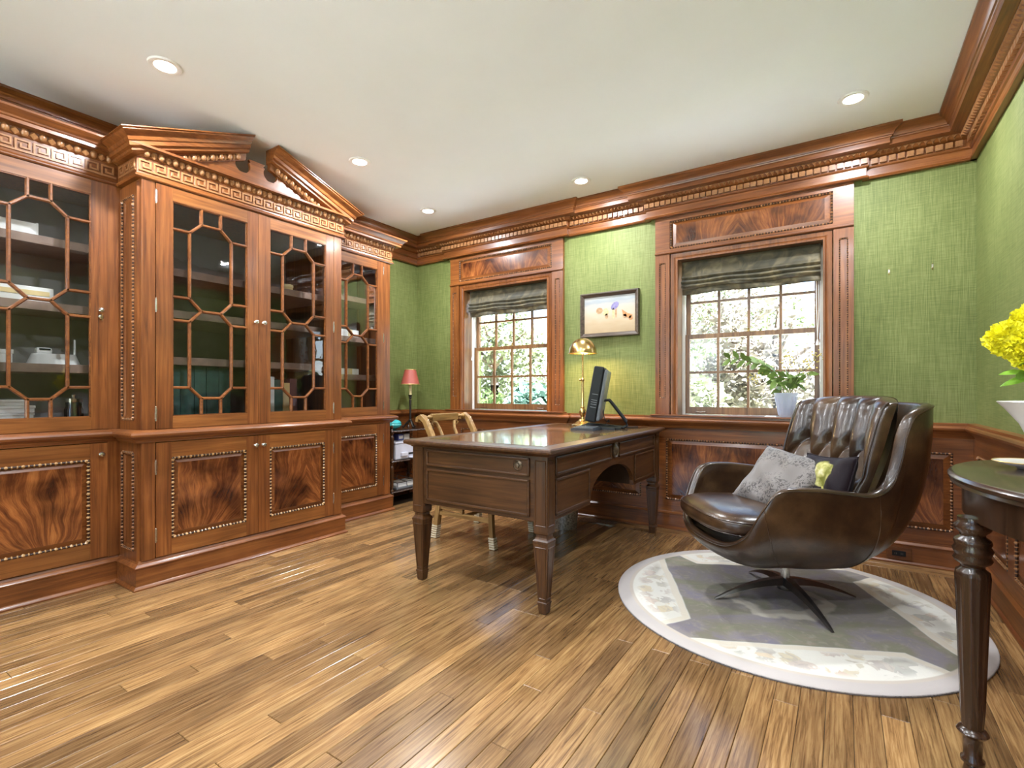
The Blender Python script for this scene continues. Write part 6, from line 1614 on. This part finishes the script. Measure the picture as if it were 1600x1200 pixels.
for hx, hy_, dd, R_ in heads:
    c = cpt(hx, hy_, dd)
    stm.tube([fv + Vector((0, 0, 0.07)), fv + Vector((0, 0, 0.19)).lerp(c - fv, 0.35), c], 0.0035, 6)
    pm = MB()
    for i in range(260):
        z = 1 - 2 * (i + 0.5) / 260; a = i * 2.399963
        d = Vector((math.sqrt(1 - z * z) * math.cos(a), math.sqrt(1 - z * z) * math.sin(a), z))
        k = R_ * rf.uniform(0.80, 1.05) * (0.9 + 0.2 * math.sin(5 * a) * math.cos(4 * z)); p = c + d * k
        tng = d.orthogonal().normalized(); bt_ = d.cross(tng); rt = rf.uniform(0, 6.28); u1 = tng * math.cos(rt) + bt_ * math.sin(rt); u2 = d.cross(u1)
        s_ = 0.0095
        pm.add([p - d * 0.016, p + u1 * s_ + d * 0.003, p + d * 0.007 + u2 * s_ * 0.5, p + d * 0.007 - u2 * s_ * 0.5, p - u1 * s_ + d * 0.003, p + u2 * s_], [(0, 1, 2), (0, 2, 3), (0, 3, 4), (1, 2, 5), (0, 4, 5)])
    pm.sphere(c, R_ * 0.82, 12, 8)
    fo = pm.build('flower_head', 'flower_yellow', t, smooth=False)
stm.build('stems', 'leaf_bright', t)
lf2 = mesh_of(leaf_mesh(0.085, 0.014), 'leaf', 'leaf_bright')
for hx, hy_, yaw_, pt_ in ((1606, 586, 3.9, 0.05), (1608, 582, 3.6, -0.1), (1612, 590, 3.4, 0.2), (1600, 572, 4.4, -0.3), (1630, 590, 5.5, 0.0)):
    put_leaf(t, cpt(hx, hy_, 1.31), yaw_, pt_, 0.75, lf2)

# ================================================================== OUTSIDE: garden seen through the panes
g = MB().box((-22, -20, -0.75), (20, 26, -0.55)).build('ground', 'lawn', smooth=False); tag(g, kind='structure')
g = MB().box((-9, YB + WT + 0.02, -0.55), (7, 6.3, -0.50)).box((-9, YF - 6.0, -0.55), (7, YF - 0.32, -0.50)).build('bounce_terrace', 'bounce_patio', smooth=False); tag(g, kind='structure')  # pale unseen paving, added to bounce sunlight up onto the ceiling
rt = random.Random(11)
def shrub(name, x, y, z0, rx, rz_, n, mat, label, cat, trunk, leafs=0.09):
    t = empty(name, (x, y, -0.55), label, cat, 'garden trees and shrubs outside')
    lm = MB()
    lobes = [(Vector((rt.uniform(-0.6, 0.6) * rx, rt.uniform(-0.5, 0.5) * rx, rt.uniform(-0.6, 0.6) * rz_)), rt.uniform(0.35, 0.6)) for _ in range(9)]
    for i in range(n):
        c, s_ = rt.choice(lobes)
        d = Vector((rt.gauss(0, 1), rt.gauss(0, 1), rt.gauss(0, 1))).normalized() * (rt.uniform(0.45, 1.0))
        p = Vector((x, y, z0)) + c + Vector((d.x * rx * s_, d.y * rx * s_, d.z * rz_ * s_))
        a = Vector((rt.gauss(0, 1), rt.gauss(0, 1), rt.gauss(0, 0.6))).normalized(); b = a.orthogonal().normalized(); b = (b * rt.uniform(-1, 1) + a.cross(b) * rt.uniform(-1, 1)).normalized()
        L = leafs * rt.uniform(0.6, 1.3)
        lm.add([p - a * L, p + b * L * 0.45, p + a * L, p - b * L * 0.45], [(0, 1, 2, 3)])
    tag(lm.build('foliage', mat, t, smooth=False, fixn=False), kind='stuff')
    tm = MB()
    tm.tube([(x, y, -0.56), (x + 0.05, y, z0 - rz_ * 0.6), (x, y, z0), (x + 0.1, y, z0 + rz_ * 0.5)], [trunk, trunk * 0.8, trunk * 0.5, trunk * 0.15], 8)
    for k in range(6):
        a = 2 * PI * k / 6 + rt.uniform(-0.3, 0.3); zb = z0 - rz_ * 0.4 + rt.uniform(0, 0.3) * rz_
        tm.tube([(x, y, zb), (x + 0.35 * rx * math.cos(a), y + 0.35 * rx * math.sin(a), zb + 0.3 * rz_), (x + 0.7 * rx * math.cos(a), y + 0.7 * rx * math.sin(a), zb + 0.5 * rz_)], [trunk * 0.45, trunk * 0.3, trunk * 0.1], 6)
    tm.build('trunk', 'bark', t)
# name, x, y, crown centre z, radius, half height, leaves, colour, label
for a in (
    ('garden_shrub', -6.3, 7.4, 0.45, 1.0, 1.0, 2600, 'foliage_green', 'green shrub low outside the window nearest the bookcase', 'shrub', 0.05),
    ('garden_tree', -7.6, 10.6, 2.3, 1.7, 1.8, 5200, 'foliage_pale', 'pale green tree high outside the window nearest the bookcase', 'tree', 0.14),
    ('garden_shrub', -4.2, 7.4, 0.35, 0.9, 0.9, 2200, 'foliage_blue', 'blue-green shrub outside between the two windows', 'shrub', 0.05),
    ('garden_tree', -4.4, 10.8, 2.3, 1.6, 1.8, 4600, 'foliage_green', 'mid green tree outside between the two windows', 'tree', 0.14),
    ('garden_shrub', -1.9, 7.4, 0.45, 1.0, 1.0, 3400, 'foliage_pale', 'pale flowering shrub outside left of the armchair window', 'shrub', 0.05),
    ('garden_tree', -1.1, 10.8, 1.9, 1.6, 1.7, 5200, 'foliage_pink', 'whitish blossom tree in the middle of the armchair window', 'tree', 0.11),
    ('garden_shrub', 0.4, 7.5, 0.4, 1.0, 0.95, 3000, 'foliage_green', 'green shrub outside right of the armchair window', 'shrub', 0.05),
    ('garden_tree', 2.2, 11.0, 2.3, 1.6, 1.8, 4200, 'foliage_blue', 'blue-green tree at the right of the armchair window', 'tree', 0.13),
    ('garden_tree', -2.6, 15.6, 3.0, 2.3, 2.4, 5200, 'foliage_pale', 'far pale tree at the left of the armchair window', 'tree', 0.15),
    ('garden_tree', 2.3, 15.8, 3.2, 2.2, 2.5, 5200, 'foliage_green', 'far green tree at the right of the armchair window', 'tree', 0.15),
): shrub(*a)
